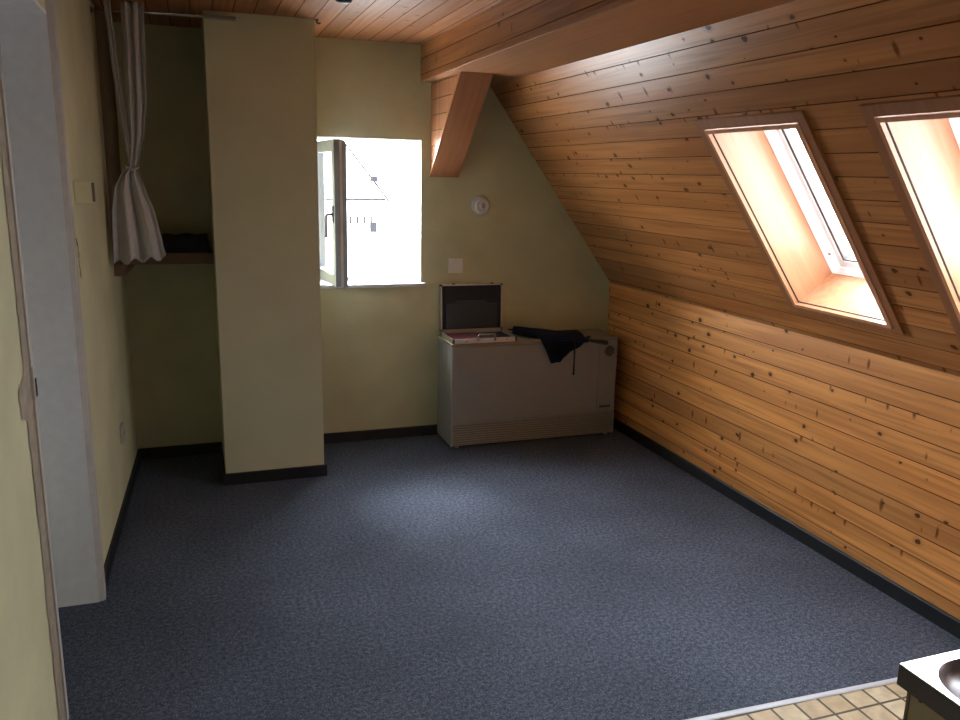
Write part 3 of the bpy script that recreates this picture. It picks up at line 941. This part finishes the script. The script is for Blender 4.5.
for xx in (hxm - 0.048, hxm + 0.048):
    mb.box((xx - 0.008, ky0 - 0.005, kz + 0.010), (xx + 0.008, ky0 + 0.001, kz + 0.026), M_CHROME, 0.002)
mb.tube([(hxm - 0.048, ky0 - 0.003, kz + 0.018), (hxm - 0.048, ky0 - 0.010, kz + 0.040), (hxm - 0.042, ky0 - 0.012, kz + 0.050), (hxm + 0.042, ky0 - 0.012, kz + 0.050), (hxm + 0.048, ky0 - 0.010, kz + 0.040), (hxm + 0.048, ky0 - 0.003, kz + 0.018)], 0.0045, M_CHROME)
mb.build('handle', ks)
for xx in (kx0 + 0.075, kx1 - 0.06):
    mb = MB()
    mb.box((xx - 0.016, ky0 - 0.004, kz + 0.008), (xx + 0.016, ky0 + 0.001, kz + 0.024), M_ALU, 0.002)
    mb.box((xx - 0.006, ky0 - 0.007, kz + 0.012), (xx + 0.006, ky0 - 0.003, kz + 0.020), M_CHROME, 0.001)
    mb.build('lock', ks)

# ---- umbrella lying on the heater
um = thing('umbrella', 'loosely folded navy umbrella lying on the heater with cloth drooping over its front', 'umbrella', (1.80, 4.10, hh))
P0, P1 = Vector((1.668, 4.180, hh + 0.030)), Vector((2.004, 3.915, hh + 0.008))
ax = (P1 - P0).normalized(); sd = Vector((-ax.y, ax.x, 0)).normalized(); zz = Vector((0, 0, 1))
mb = MB()
random.seed(3)
rows = []
NS, NR = 30, 40
for i in range(NS + 1):
    s = i / NS
    c = P0.lerp(P1, s)
    # half width and half height along the length
    w = 0.026 * (1 - 0.5 * s) + 0.046 * math.sin(math.pi * min(1, s * 1.05)) ** 0.8 * (1 - 0.35 * s)
    h = 0.019 * (1 - 0.4 * s) + 0.008 * math.sin(math.pi * min(1.0, s)) ** 0.8
    ring = []
    for k in range(NR + 1):
        t_ = 2 * math.pi * k / NR
        wob = 1 + 0.13 * math.sin(5 * t_ + 3.0 * s) + 0.07 * math.sin(9 * t_ - 5 * s)
        p = c + sd * (w * math.cos(t_) * wob) + zz * (h * math.sin(t_) * wob)
        if p.z < hh + 0.003 and p.y > hyf - 0.004: p.z = hh + 0.003
        ring.append(p)
    rows.append(ring)
mb.grid(rows, M_UMB)
mb.face(rows[0][:-1], M_UMB); mb.face(rows[-1][:-1][::-1], M_UMB)
can = mb.build('canopy', um)
# drooping fold over the front edge
mb = MB()
top = [(1.762, 4.075, hh + 0.026), (1.765, 4.000, hh + 0.010), (1.775, 3.992, hh - 0.012)]
def fold_rows():
    rows = []
    n = 26
    for i in range(n + 1):
        s = i / n
        # start on top, over the edge, then hang
        xa, xb = 1.752 + 0.0 * s, 2.010
        row = []
        for k in range(25):
            u = k / 24
            # hanging depth profile across the edge: deepest at left third
            if u < 0.06: dep = 0.100 + 0.036 * u / 0.06
            elif u < 0.34: dep = 0.136 - 0.005 * (u - 0.06) / 0.28
            elif u < 0.40: dep = 0.131 - 0.026 * (u - 0.34) / 0.06
            else: dep = 0.105 - 0.080 * (u - 0.40) / 0.60
            xtop = xa + (xb - xa) * u
            # cloth narrows downward: the left border slants right
            xbot = 1.800 + (2.010 - 1.800) * u
            if s < 0.35:
                q = s / 0.35
                y = 4.085 - 0.095 * q - 0.03 * q * u
                z = hh + 0.034 - 0.024 * q ** 3
                x = xtop
            else:
                q = (s - 0.35) / 0.65
                x = xtop + (xbot - xtop) * q
                y = 3.990 - 0.010 * min(1, q * 6) - 0.008 * math.sin(u * 16 + q) * q - 0.03 * u * (1 - 0.5 * q)
                z = hh + 0.010 - dep * q
            row.append((x, y, z))
        rows.append(row)
    return rows
mb.grid(fold_rows(), M_UMB)
fo = mb.build('loose_panel', um, fixn=False)
so = fo.modifiers.new('thick', 'SOLIDIFY'); so.thickness = 0.002; so.offset = 0
# shaft, handle, ribs tips, strap
mb = MB(); mb.cyl(P1 - ax * 0.05, P1 + ax * 0.018, 0.006, M_UMB_DARK, 12); mb.build('shaft', um)
mb = MB(); mb.cyl(P0 - ax * 0.030, P0 + ax * 0.02, 0.004, M_UMB_DARK, 12, r2=0.007); mb.build('tip', um)
mb = MB()
mb.tube([P1 + ax * 0.008, P1 + ax * 0.014, P1 + ax * 0.05, P1 + ax * 0.094, P1 + ax * 0.105, P1 + ax * 0.110], [0.006, 0.009, 0.0105, 0.0125, 0.012, 0.006], M_UMB_H, 14)
mb.build('handle', um)
mb = MB()
for k in range(5):
    a_ = -0.6 + k * 0.55
    b0 = P1 - ax * 0.012 + sd * 0.020 * math.cos(a_ * 1.6) + zz * (0.012 + 0.010 * math.sin(a_ * 1.6))
    mb.tube([b0, b0 + ax * (0.020 + 0.006 * (k % 2))], [0.0035, 0.0022], M_UMB_DARK, 8)
mb.build('rib_tips', um)
mb = MB()
mb.grid([[(1.940, 3.972, hh + 0.004), (1.950, 3.970, hh + 0.004)], [(1.940, 3.960, hh - 0.02), (1.950, 3.958, hh - 0.02)], [(1.941, 3.958, hh - 0.10), (1.949, 3.958, hh - 0.10)], [(1.940, 3.957, hh - 0.185), (1.950, 3.957, hh - 0.185)]], M_UMB_DARK)
mb.box((1.939, 3.955, hh - 0.193), (1.951, 3.960, hh - 0.183), M_UMB_DARK, 0.001)
st = mb.build('strap', um)
so = st.modifiers.new('thick', 'SOLIDIFY'); so.thickness = 0.002

# ---- curtain rod and tied curtain in the niche opening
yrod = 3.775
rd = thing('curtain_rod', 'thin metal curtain rod across the top of the dark niche', 'curtain rod', (0.0, yrod, 2.055))
mb = MB(); mb.cyl((xl(3.8) + 0.004, yrod, 2.056), (0.205, yrod, 2.066), 0.0042, M_ROD, 14); mb.build('rod', rd)
mb = MB(); mb.box((0.085, yrod - 0.010, 2.060), (0.215, cyf - 0.001, 2.073), M_ROD, 0.002)
mb.build('bracket', rd)
mb = MB(); mb.lathe([(0.014, 0), (0.014, 0.004), (0.006, 0.008)], (xl(yrod) + 0.001, yrod, 2.056), (1, 0, 0), M_ROD, 16); mb.build('end_socket', rd)

cu = thing('curtain', 'greyish white curtain knotted in the middle, hanging at the left of the dark niche', 'curtain', (-0.22, yrod, 1.06))
def lerp_table(tab, z):
    for (z0, *a), (z1, *b) in zip(tab, tab[1:]):
        if z0 >= z >= z1:
            f = (z0 - z) / (z0 - z1) if z0 != z1 else 0
            f = f * f * (3 - 2 * f) * 0.5 + f * 0.5
            return [p + (q - p) * f for p, q in zip(a, b)]
    return list(tab[-1][1:])
tab = [(2.092, -.226, -.138, .013), (1.95, -.228, -.142, .013), (1.72, -.234, -.150, .012), (1.60, -.234, -.164, .011), (1.50, -.236, -.190, .010), (1.447, -.242, -.206, .010), (1.42, -.272, -.200, .012), (1.36, -.298, -.178, .016), (1.27, -.312, -.148, .020), (1.15, -.317, -.126, .022), (1.062, -.320, -.114, .024)]
mb = MB()
rows = []
zs = [2.092 - (2.092 - 1.062) * i / 60 for i in range(61)]
for z in zs:
    a, b, am = lerp_table(tab, z)
    row = []
    for k in range(61):
        u = k / 60
        fold = math.sin(u * 2 * math.pi * 2.6 + 0.9 * math.sin(z * 4)) * am * 0.9 + 0.22 * am * math.sin(u * 2 * math.pi * 6.3 + z * 4)
        zz_ = z
        if z < 1.12:
            q = (1.12 - z) / 0.058
            zz_ = z + q * (0.012 * math.sin(u * 2 * math.pi * 3.2) + 0.022 * (u - 0.35))
        row.append((a + (b - a) * u, yrod - 0.032 + fold, zz_))
    rows.append(row)
mb.grid(rows, M_CURTAIN)
o = mb.build('cloth', cu, fixn=False)
so = o.modifiers.new('thick', 'SOLIDIFY'); so.thickness = 0.0018
mb = MB()
rows = []
tab2 = [(2.092, -.286, -.262, .006), (1.9, -.276, -.254, .006), (1.70, -.262, -.242, .006), (1.55, -.246, -.228, .005), (1.447, -.232, -.214, .004)]
for i in range(31):
    z = 2.092 - (2.092 - 1.447) * i / 30
    a, b, am = lerp_table(tab2, z)
    rows.append([(a + (b - a) * k / 16, yrod - 0.034 + am * math.sin(k / 16 * 12), z) for k in range(17)])
mb.grid(rows, M_CURTAIN)
o = mb.build('side_strip', cu, fixn=False)
so = o.modifiers.new('thick', 'SOLIDIFY'); so.thickness = 0.0018
mb = MB()
pts = [(-0.222 + 0.020 * math.cos(t_), yrod - 0.032 + 0.018 * math.sin(t_), 1.447 + 0.006 * math.cos(t_ * 2)) for t_ in [2 * math.pi * i / 20 for i in range(21)]]
mb.tube(pts, 0.005, M_CURTAIN, 10)
mb.build('knot', cu)

# ---- niche shelf
sh = thing('niche_shelf', 'brown wooden shelf with side panel fitted across the dark niche', 'shelf', (-0.12, 4.15, 0.98))
mb = MB(); e1, e2 = 3.885, YB - 0.001
mb.prism([(xl(e1) + 0.001, e1, 1.0), (xl(e1) + 0.016, e1, 1.0), (xl(e2) + 0.016, e2, 1.0), (xl(e2) + 0.001, e2, 1.0)], (0, 0, ZC - 1.006), M_DARKWOOD)
mb.build('side_panel', sh)
mb = MB(); mb.prism([(xl(3.88) + 0.001, 3.880, 0.985), (xl(3.88) + 0.045, 3.880, 0.985), (xl(e2) + 0.045, e2, 0.985), (xl(e2) + 0.001, e2, 0.985)], (0, 0, 0.052), M_SHELFWOOD)
mb.build('cleat', sh)
mb = MB(); mb.box((xl(4.1) + 0.046, 4.060, 1.046), (cx0 - 0.001, e2, 1.066), M_SHELFWOOD, 0.002); mb.build('board', sh)
mb = MB(); mb.box((xl(4.1) + 0.046, 4.045, 1.016), (cx0 - 0.001, 4.059, 1.068), M_SHELFWOOD, 0.002); mb.build('front_batten', sh)
mb = MB()
random.seed(5)
rows = []
for i in range(9):
    u = i / 8
    row = []
    for k in range(25):
        x = -0.225 + 0.300 * k / 24
        y = 4.085 + 0.16 * u
        h = 0.085 * math.sin(math.pi * min(1, max(0, u * 0.9 + 0.05))) ** 0.45 * (0.93 + 0.07 * math.sin(k * 0.5) * math.cos(k * 0.35 + u * 2))
        if k in (0, 24) or i in (0, 8): h = 0.0
        row.append((x, y, 1.0665 + h))
    rows.append(row)
mb.grid(rows, M_NAVY)
mb.face([rows[0][0], rows[0][-1], rows[-1][-1], rows[-1][0]], M_NAVY)
o = mb.build('folded_cloth', origin=(-0.075, 4.165, 1.0665)); tag(o, 'folded dark blue cloth lying on the shelf in the niche', 'cloth')

# ---- fittings on walls
mb = MB()
bxy = 3.02
jb = thing('junction_box', 'small yellow painted surface box on the left wall beside the doorway', 'junction box', (xl(bxy) + 0.03, bxy, 1.33))
b0 = xl(bxy)
mb.box((b0 + 0.001, bxy, 1.332), (b0 + 0.058, bxy + 0.045, 1.402), M_BOXPAINT, 0.003); mb.build('housing', jb)
mb = MB(); mb.box((b0 + 0.055, bxy - 0.0015, 1.336), (b0 + 0.0595, bxy + 0.043, 1.399), M_CRACK, 0.0005)  # thin dark strip over the box's right side, in the crack colour
mb.build('dark_side_strip', jb)
# flaking crack below it
mb = MB()
random.seed(21)
zc = 1.085
pts = []
yc_ = 3.02
while zc < 1.225:
    yc_ += random.uniform(-0.012, 0.009)
    pts.append((yc_, zc, random.uniform(0.004, 0.016)))
    zc += 0.008
for (y0_, z0, w0), (y1_, z1, w1) in zip(pts, pts[1:]):
    mb.face([(xl(y0_) + 0.0015, y0_ - w0, z0), (xl(y0_) + 0.0015, y0_ + w0, z0), (xl(y1_) + 0.0015, y1_ + w1, z1), (xl(y1_) + 0.0015, y1_ - w1, z1)], M_CRACK)
o = mb.build('plaster_crack', fixn=False); tag(o, 'flaking vertical crack in the left wall plaster under the small box', 'crack', **S)

def plate(name, label, cat, c, nrm, size, mplate, detail):
    c, nrm = Vector(c), Vector(nrm).normalized()
    ux_ = Vector((0, 0, 1)).cross(nrm).normalized()
    T = Matrix((ux_, Vector((0, 0, 1)), nrm)).transposed().to_4x4(); T.translation = c
    o = thing(name, label, cat, c)
    s = size / 2
    mb = MB(); mb.box((-s, -s, 0.0005), (s, s, 0.010), mplate, 0.003, T); mb.build('cover_plate', o)
    if detail == 'socket':
        mb = MB(); q = Matrix.Identity(3)
        prof = [(s * 0.62, 0.0101), (s * 0.58, 0.0125), (s * 0.50, 0.012), (s * 0.48, 0.0105)]
        mb.lathe(prof, c, nrm, mplate, 28); ins = mb.build('socket_insert', o)
        mb = MB()
        for k in (-1, 1):
            a = T @ Vector((k * s * 0.24, 0, 0.0108)); mb.cyl(a, a + nrm * 0.0012, 0.003, M_SLOT, 10)
        mb.build('pin_holes', ins)
    else:
        mb = MB(); mb.box((-s * 0.62, -s * 0.62, 0.009), (s * 0.62, s * 0.62, 0.0135), mplate, 0.002, T); mb.build('rocker', o)
    return o
plate('wall_switch', 'square white switch plate on the gable wall right of the window', 'switch', (1.356, YB, 0.962), (0, -1, 0), 0.082, M_SOCKET, 'switch')
plate('wall_socket', 'grey power socket low on the left wall of the niche', 'socket', (xl(3.70), 3.70, 0.325), (1, -0.033, 0), 0.082, M_GREYTRIM, 'socket')
ds = thing('smoke_alarm', 'round white smoke alarm on the gable wall below the diagonal strut', 'smoke alarm', (1.494, YB, 1.288))
mb = MB(); mb.lathe([(0.053, 0.0005), (0.053, 0.010), (0.050, 0.014), (0.046, 0.015)], (1.494, YB, 1.288), (0, -1, 0), M_PLASTIC, 44); mb.build('base', ds)
mb = MB(); mb.lathe([(0.044, 0.0145), (0.043, 0.027), (0.037, 0.034), (0.026, 0.036), (0.024, 0.033), (0.018, 0.033), (0.016, 0.037), (0.008, 0.038)], (1.494, YB, 1.288), (0, -1, 0), M_PLASTIC, 44); cv = mb.build('cover', ds)
mb = MB(); mb.box((1.487, YB - 0.0405, 1.276), (1.501, YB - 0.036, 1.302), M_GREYTRIM, 0.002); mb.build('test_button', cv)

# ceiling lamp hook / rose
lr = thing('ceiling_rose', 'round black ceiling rose cut by the top photo edge', 'ceiling rose', (0.574, 3.235, ZC - 0.034))
mb = MB(); mb.lathe([(0.036, 0.0005), (0.036, 0.012), (0.028, 0.028), (0.012, 0.034)], (0.574, 3.235, ZC), (0, 0, -1), M_BLACK, 32); mb.build('cup', lr)
hk = MB(); hk.tube([(0.556, 3.805, ZC - 0.0005), (0.556, 3.805, ZC - 0.012), (0.562, 3.800, ZC - 0.018), (0.570, 3.800, ZC - 0.014)], 0.0035, M_BLACK, 10)
hk.cyl((0.556, 3.805, ZC - 0.0005), (0.556, 3.805, ZC - 0.004), 0.009, M_BLACK, 14)
o = hk.build('cup_hook', origin=(0.556, 3.805, ZC - 0.018)); tag(o, 'small dark hook in the ceiling at the top corner of the yellow pier', 'hook')

# ---- kitchenette: cabinet and sink worktop in the near right corner
wx0, wy1, wz = 0.939, 0.796, 0.770
wx1, wy0 = 2.285, 0.20
kc = thing('sink_cabinet', 'beige kitchen base cabinet under the steel sink', 'cabinet', ((wx0 + wx1) / 2, (wy0 + wy1) / 2, 0))
ci, zt = 0.012, wz - 0.034
mb = MB()
mb.box((wx0 + ci, wy0 + 0.02, 0.09), (wx0 + ci + 0.018, wy1 - ci, zt), M_CABINET, 0.001)
mb.build('side_panel', kc)
mb = MB()
mb.box((wx1 - 0.018, wy0 + 0.02, 0.09), (wx1, wy1 - ci, zt), M_CABINET, 0.001)
mb.build('side_panel', kc)
mb = MB(); mb.box((wx0 + ci + 0.018, wy1 - ci - 0.014, 0.09), (wx1 - 0.018, wy1 - ci, zt), M_CABINET, 0.001); mb.build('back_panel', kc)
mb = MB(); mb.box((wx0 + ci + 0.018, wy0 + 0.02, 0.09), (wx1 - 0.018, wy1 - ci - 0.014, 0.108), M_CABINET); mb.build('bottom_panel', kc)
mb = MB(); mb.box((wx0 + ci + 0.01, wy0 + 0.06, 0), (wx1 - 0.01, wy1 - ci - 0.01, 0.09), M_CAB_EDGE); mb.build('plinth', kc)
mb = MB(); mb.box((wx0 + ci - 0.0015, wy1 - ci - 0.004, 0.09), (wx0 + ci + 0.010, wy1 - ci + 0.0015, zt), M_CAB_EDGE, 0.0005)
mb.build('edge_strip', kc)
mb = MB(); mb.cyl((wx0 + ci + 0.001, wy1 - ci - 0.022, zt - 0.006), (wx0 + ci - 0.002, wy1 - ci - 0.022, zt - 0.006), 0.004, M_BLACK, 14); mb.build('screw_cap', kc)
for k in range(2):
    xa = wx0 + ci + 0.003 + k * 0.655
    mb = MB(); mb.box((xa, wy0, 0.10), (xa + 0.645, wy0 + 0.018, zt - 0.004), M_CABINET, 0.002); dr = mb.build('door', kc)
    mb = MB(); hx_ = xa + (0.60 if k == 0 else 0.045); mb.lathe([(0.006, 0), (0.006, 0.012), (0.014, 0.018), (0.012, 0.026)], (hx_, wy0, 0.62), (0, -1, 0), M_CHROME, 20); mb.build('knob', dr)

sk = thing('sink_worktop', 'stainless steel sink top with dark edge in the bottom right corner', 'sink', ((wx0 + wx1) / 2, (wy0 + wy1) / 2, zt))
# rounded basin outline
bx0_, bx1_, by0_, by1_, rr = wx0 + 0.010, wx0 + 0.44, wy0 + 0.10, wy1 - 0.017, 0.072
def rrect(x0, x1, y0, y1, r, z, n=10):
    ps = []
    for (cx_, cy_, a0) in ((x1 - r, y1 - r, 0), (x0 + r, y1 - r, 90), (x0 + r, y0 + r, 180), (x1 - r, y0 + r, 270)):
        for i in range(n + 1):
            a = math.radians(a0 + 90 * i / n)
            ps.append((cx_ + r * math.cos(a), cy_ + r * math.sin(a), z))
    return ps
mb = MB()
# edge band (dark) round the slab
zb_ = zt
ring_o = [(wx1, wy1), (wx0, wy1), (wx0, wy0), (wx1, wy0)]
mb.prism([(x, y, zb_) for x, y in ring_o], (0, 0, wz - 0.002 - zb_), M_COUNTER)
bmesh.ops.delete(mb.bm, geom=[f for f in mb.bm.faces if abs(f.normal.z) > 0.9 or abs(f.calc_center_median().z - (wz - 0.002)) < 1e-4 or abs(f.calc_center_median().z - zb_) < 1e-4], context='FACES')
o = mb.build('edge_band', sk); tag(o, 'dark edge band')
mb = MB()
inner = rrect(bx0_, bx1_, by0_, by1_, rr, wz)
n_ = len(inner)
outer = []
# project each inner vertex outward to the rectangle border
cxm, cym = (bx0_ + bx1_) / 2, (by0_ + by1_) / 2
xe = bx1_ + 0.05
def toborder(p):
    dx, dy = p[0] - cxm, p[1] - cym
    s = 1e9
    if dx > 1e-9: s = min(s, (xe - cxm) / dx)
    if dx < -1e-9: s = min(s, (wx0 - cxm) / dx)
    if dy > 1e-9: s = min(s, (wy1 - cym) / dy)
    if dy < -1e-9: s = min(s, (wy0 - cym) / dy)
    return (cxm + dx * s, cym + dy * s, wz)
outer = [toborder(p) for p in inner]
vi = [mb.bm.verts.new(p) for p in inner]; vo = [mb.bm.verts.new(p) for p in outer]
corner_v = {}
mi = mb.mi(M_STEEL)
def side(p):
    if abs(p[0] - xe) < 1e-6: return 'E'
    if abs(p[0] - wx0) < 1e-6: return 'W'
    return 'N' if abs(p[1] - wy1) < 1e-6 else 'S'
cn = {frozenset('EN'): (xe, wy1, wz), frozenset('NW'): (wx0, wy1, wz), frozenset('WS'): (wx0, wy0, wz), frozenset('SE'): (xe, wy0, wz)}
mb.face([(xe, wy0, wz), (wx1, wy0, wz), (wx1, wy1, wz), (xe, wy1, wz)], M_STEEL)
for i in range(n_):
    j = (i + 1) % n_
    a, b = side(outer[i]), side(outer[j])
    if a == b:
        f = mb.bm.faces.new((vi[i], vo[i], vo[j], vi[j]))
    else:
        f = mb.bm.faces.new((vi[i], vo[i], mb.bm.verts.new(cn[frozenset((a, b))]), vo[j], vi[j]))
    f.material_index = mi
# thin folded rim
for i in range(4):
    a, b = ring_o[i], ring_o[(i + 1) % 4]
    mb.face([(a[0], a[1], wz), (a[0], a[1], wz - 0.002), (b[0], b[1], wz - 0.002), (b[0], b[1], wz)], M_STEEL)
o = mb.build('steel_top', sk)
mb = MB()
rows = []
for (ins, dz) in ((0, 0), (0.003, -0.003), (0.007, -0.011), (0.015, -0.021), (0.026, -0.027), (0.040, -0.029), (0.090, -0.030), (0.096, -0.034), (0.102, -0.110), (0.120, -0.124), (0.135, -0.126)):
    r_ = rrect(bx0_ + ins, bx1_ - ins, by0_ + ins, by1_ - ins, max(0.02, rr - ins * 0.4), wz + dz)
    rows.append(r_ + [r_[0]])
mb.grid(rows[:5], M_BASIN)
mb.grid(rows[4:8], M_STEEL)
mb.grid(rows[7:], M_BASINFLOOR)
mb.face(rows[-1][:-1], M_BASINFLOOR)
bs = mb.build('basin', sk)
mb = MB(); mb.lathe([(0.030, 0.0), (0.030, 0.002), (0.024, 0.003), (0.010, 0.001)], (cxm, cym, wz - 0.1258), (0, 0, 1), M_CHROME, 28); mb.build('drain', bs)

# ------------------------------------------------------------------ outside
mb = MB()
mb.face([(-150, 5.2, -6), (150, 5.2, -6), (150, 200, -6), (-150, 200, -6)], M_GROUND)
o = mb.build('ground', fixn=False); tag(o, 'pale ground far below outside the window', 'ground', **S)
YH = 40.0
hs = thing('neighbour_house', 'pale gabled house outside, washed out through the gable window', 'house', (5.0, YH, -6))
rx, rz_ = 5.6, 4.47     # ridge
ex, ez = 9.15, 0.0      # right eave
lx_ = 2 * rx - ex
mb = MB()
mb.prism([(lx_, YH, -6), (ex - 0.2, YH, -6), (ex - 0.2, YH, 0.15), (rx, YH, rz_), (lx_ + 0.2, YH, 0.15), (lx_, YH, -6)][:5], (0, 9, 0), M_HOUSE)
mb.build('gable_wall', hs)
for sg, (ax_, az_) in ((1, (ex, ez)), (-1, (lx_, ez))):
    mb = MB()
    mb.prism([(rx, YH - 0.3, rz_ + 0.02), (ax_, YH - 0.3, az_), (ax_, YH - 0.3, az_ + 0.10), (rx, YH - 0.3, rz_ + 0.16)], (0, 9.6, 0), M_ROOF)
    rf = mb.build('roof', hs)
    mb = MB()
    mb.prism([(rx, YH - 0.34, rz_ + 0.02), (ax_, YH - 0.34, az_), (ax_, YH - 0.34, az_ + 0.13), (rx, YH - 0.34, rz_ + 0.16)], (0, 0.04, 0), M_VERGE)
    mb.build('verge_board', rf)
mb = MB(); mb.box((lx_ + 0.2, YH - 0.06, 0.13), (ex - 0.1, YH, 0.22), M_VERGE); mb.build('string_course', hs)
for i, px in enumerate((7.26, 7.60, 7.94, 8.28)):
    mb = MB(); mb.box((px - 0.05, YH - 0.03, -1.0), (px + 0.05, YH, -0.62), M_HWIN); mb.build('window', hs)
mb = MB(); mb.box((8.22, YH - 0.05, -1.40), (8.56, YH, -0.92), M_HWIN); mb.build('shutter', hs)
mb = MB(); mb.box((8.2, YH - 0.9, 2.0 - 0.95), (8.42, YH - 0.35, 1.30), M_VERGE); mb.build('lantern', hs)
# smaller house behind right
h2 = thing('garden_shed', 'pale low building right of the gabled house, washed out outside the window', 'building', (10.6, YH + 4, -6))
mb = MB()
mb.prism([(9.6, YH + 4, -6), (13.5, YH + 4, -6), (13.5, YH + 4, 0.3), (11.4, YH + 4, 2.9), (9.6, YH + 4, 1.1)], (0, 6, 0), M_HOUSE)
mb.build('wall', h2)
mb = MB()
mb.prism([(9.35, YH + 3.8, 1.00), (11.4, YH + 3.8, 3.02), (11.4, YH + 3.8, 3.12), (9.35, YH + 3.8, 1.08)], (0, 6.4, 0), M_ROOF)
mb.build('roof', h2)

# ------------------------------------------------------------------ light: bright overcast sky through openings, one skylight added
world = bpy.data.worlds.new('overcast_sky')
scene.world = world
world.use_nodes = True
nt = world.node_tree
bg = nt.nodes['Background']
tc = N(nt, 'ShaderNodeTexCoord')
sp_ = N(nt, 'ShaderNodeSeparateXYZ')
nt.links.new(tc.outputs['Generated'], sp_.inputs[0])
colr = ramp(nt, sp_.outputs[2], [(0.0, (0.86, 0.90, 0.96)), (0.35, (0.90, 0.95, 1.0)), (1.0, (0.97, 0.98, 1.0))])
nt.links.new(colr, bg.inputs[0])
# the overcast sky is brighter toward the gable side
SKY_BASE, SKY_GAIN = 14.0, 62.0
dt = N(nt, 'ShaderNodeVectorMath', operation='DOT_PRODUCT')
nt.links.new(tc.outputs['Generated'], dt.inputs[0])
dt.inputs[1].default_value = Vector((-0.55, 0.78, 0.30)).normalized()
yy = math_n(nt, 'MAXIMUM', dt.outputs['Value'], 0.0)
nt.links.new(math_n(nt, 'ADD', math_n(nt, 'MULTIPLY', math_n(nt, 'POWER', yy, 1.5), SKY_GAIN), SKY_BASE), bg.inputs[1])
sun_d = bpy.data.lights.new('hazy_sun', 'SUN')
sun_d.energy = 4.0
sun_d.angle = math.radians(13)
sun_d.color = (0.90, 0.95, 1.0)
sun = bpy.data.objects.new('hazy_sun', sun_d)
sun.rotation_euler = Vector((-0.03, 1.12, 1.24)).to_track_quat('Z', 'Y').to_euler()
COL.objects.link(sun)

def portal(name, c, xdir, normal, sx, sy_):
    l = bpy.data.lights.new(name, 'AREA')
    l.shape = 'RECTANGLE'
    l.size, l.size_y = sx, sy_
    l.cycles.is_portal = True
    o = bpy.data.objects.new(name, l)
    z = -Vector(normal).normalized(); x = Vector(xdir).normalized(); y = z.cross(x)
    m_ = Matrix((x, y, z)).transposed().to_4x4(); m_.translation = Vector(c)
    o.matrix_world = m_
    COL.objects.link(o)
for i, (ya, yb) in enumerate(SKY):
    portal('skylight_portal', slp((ya + yb) / 2, (V0 + V1) / 2, 0.27), (0, 1, 0), SN, yb - ya, V1 - V0)
portal('window_portal', ((XW0 + XW1) / 2, YO + 0.01, (ZW0 + ZW1) / 2), (1, 0, 0), (0, -1, 0), XW1 - XW0, ZW1 - ZW0)

scene.view_settings.view_transform = 'Standard'
scene.view_settings.look = 'None'
scene.view_settings.exposure = 0.10
scene.cycles.use_denoising = True
scene.cycles.max_bounces = 10
scene.cycles.diffuse_bounces = 3
scene.cycles.transparent_max_bounces = 8
scene.cycles.sample_clamp_indirect = 6.0
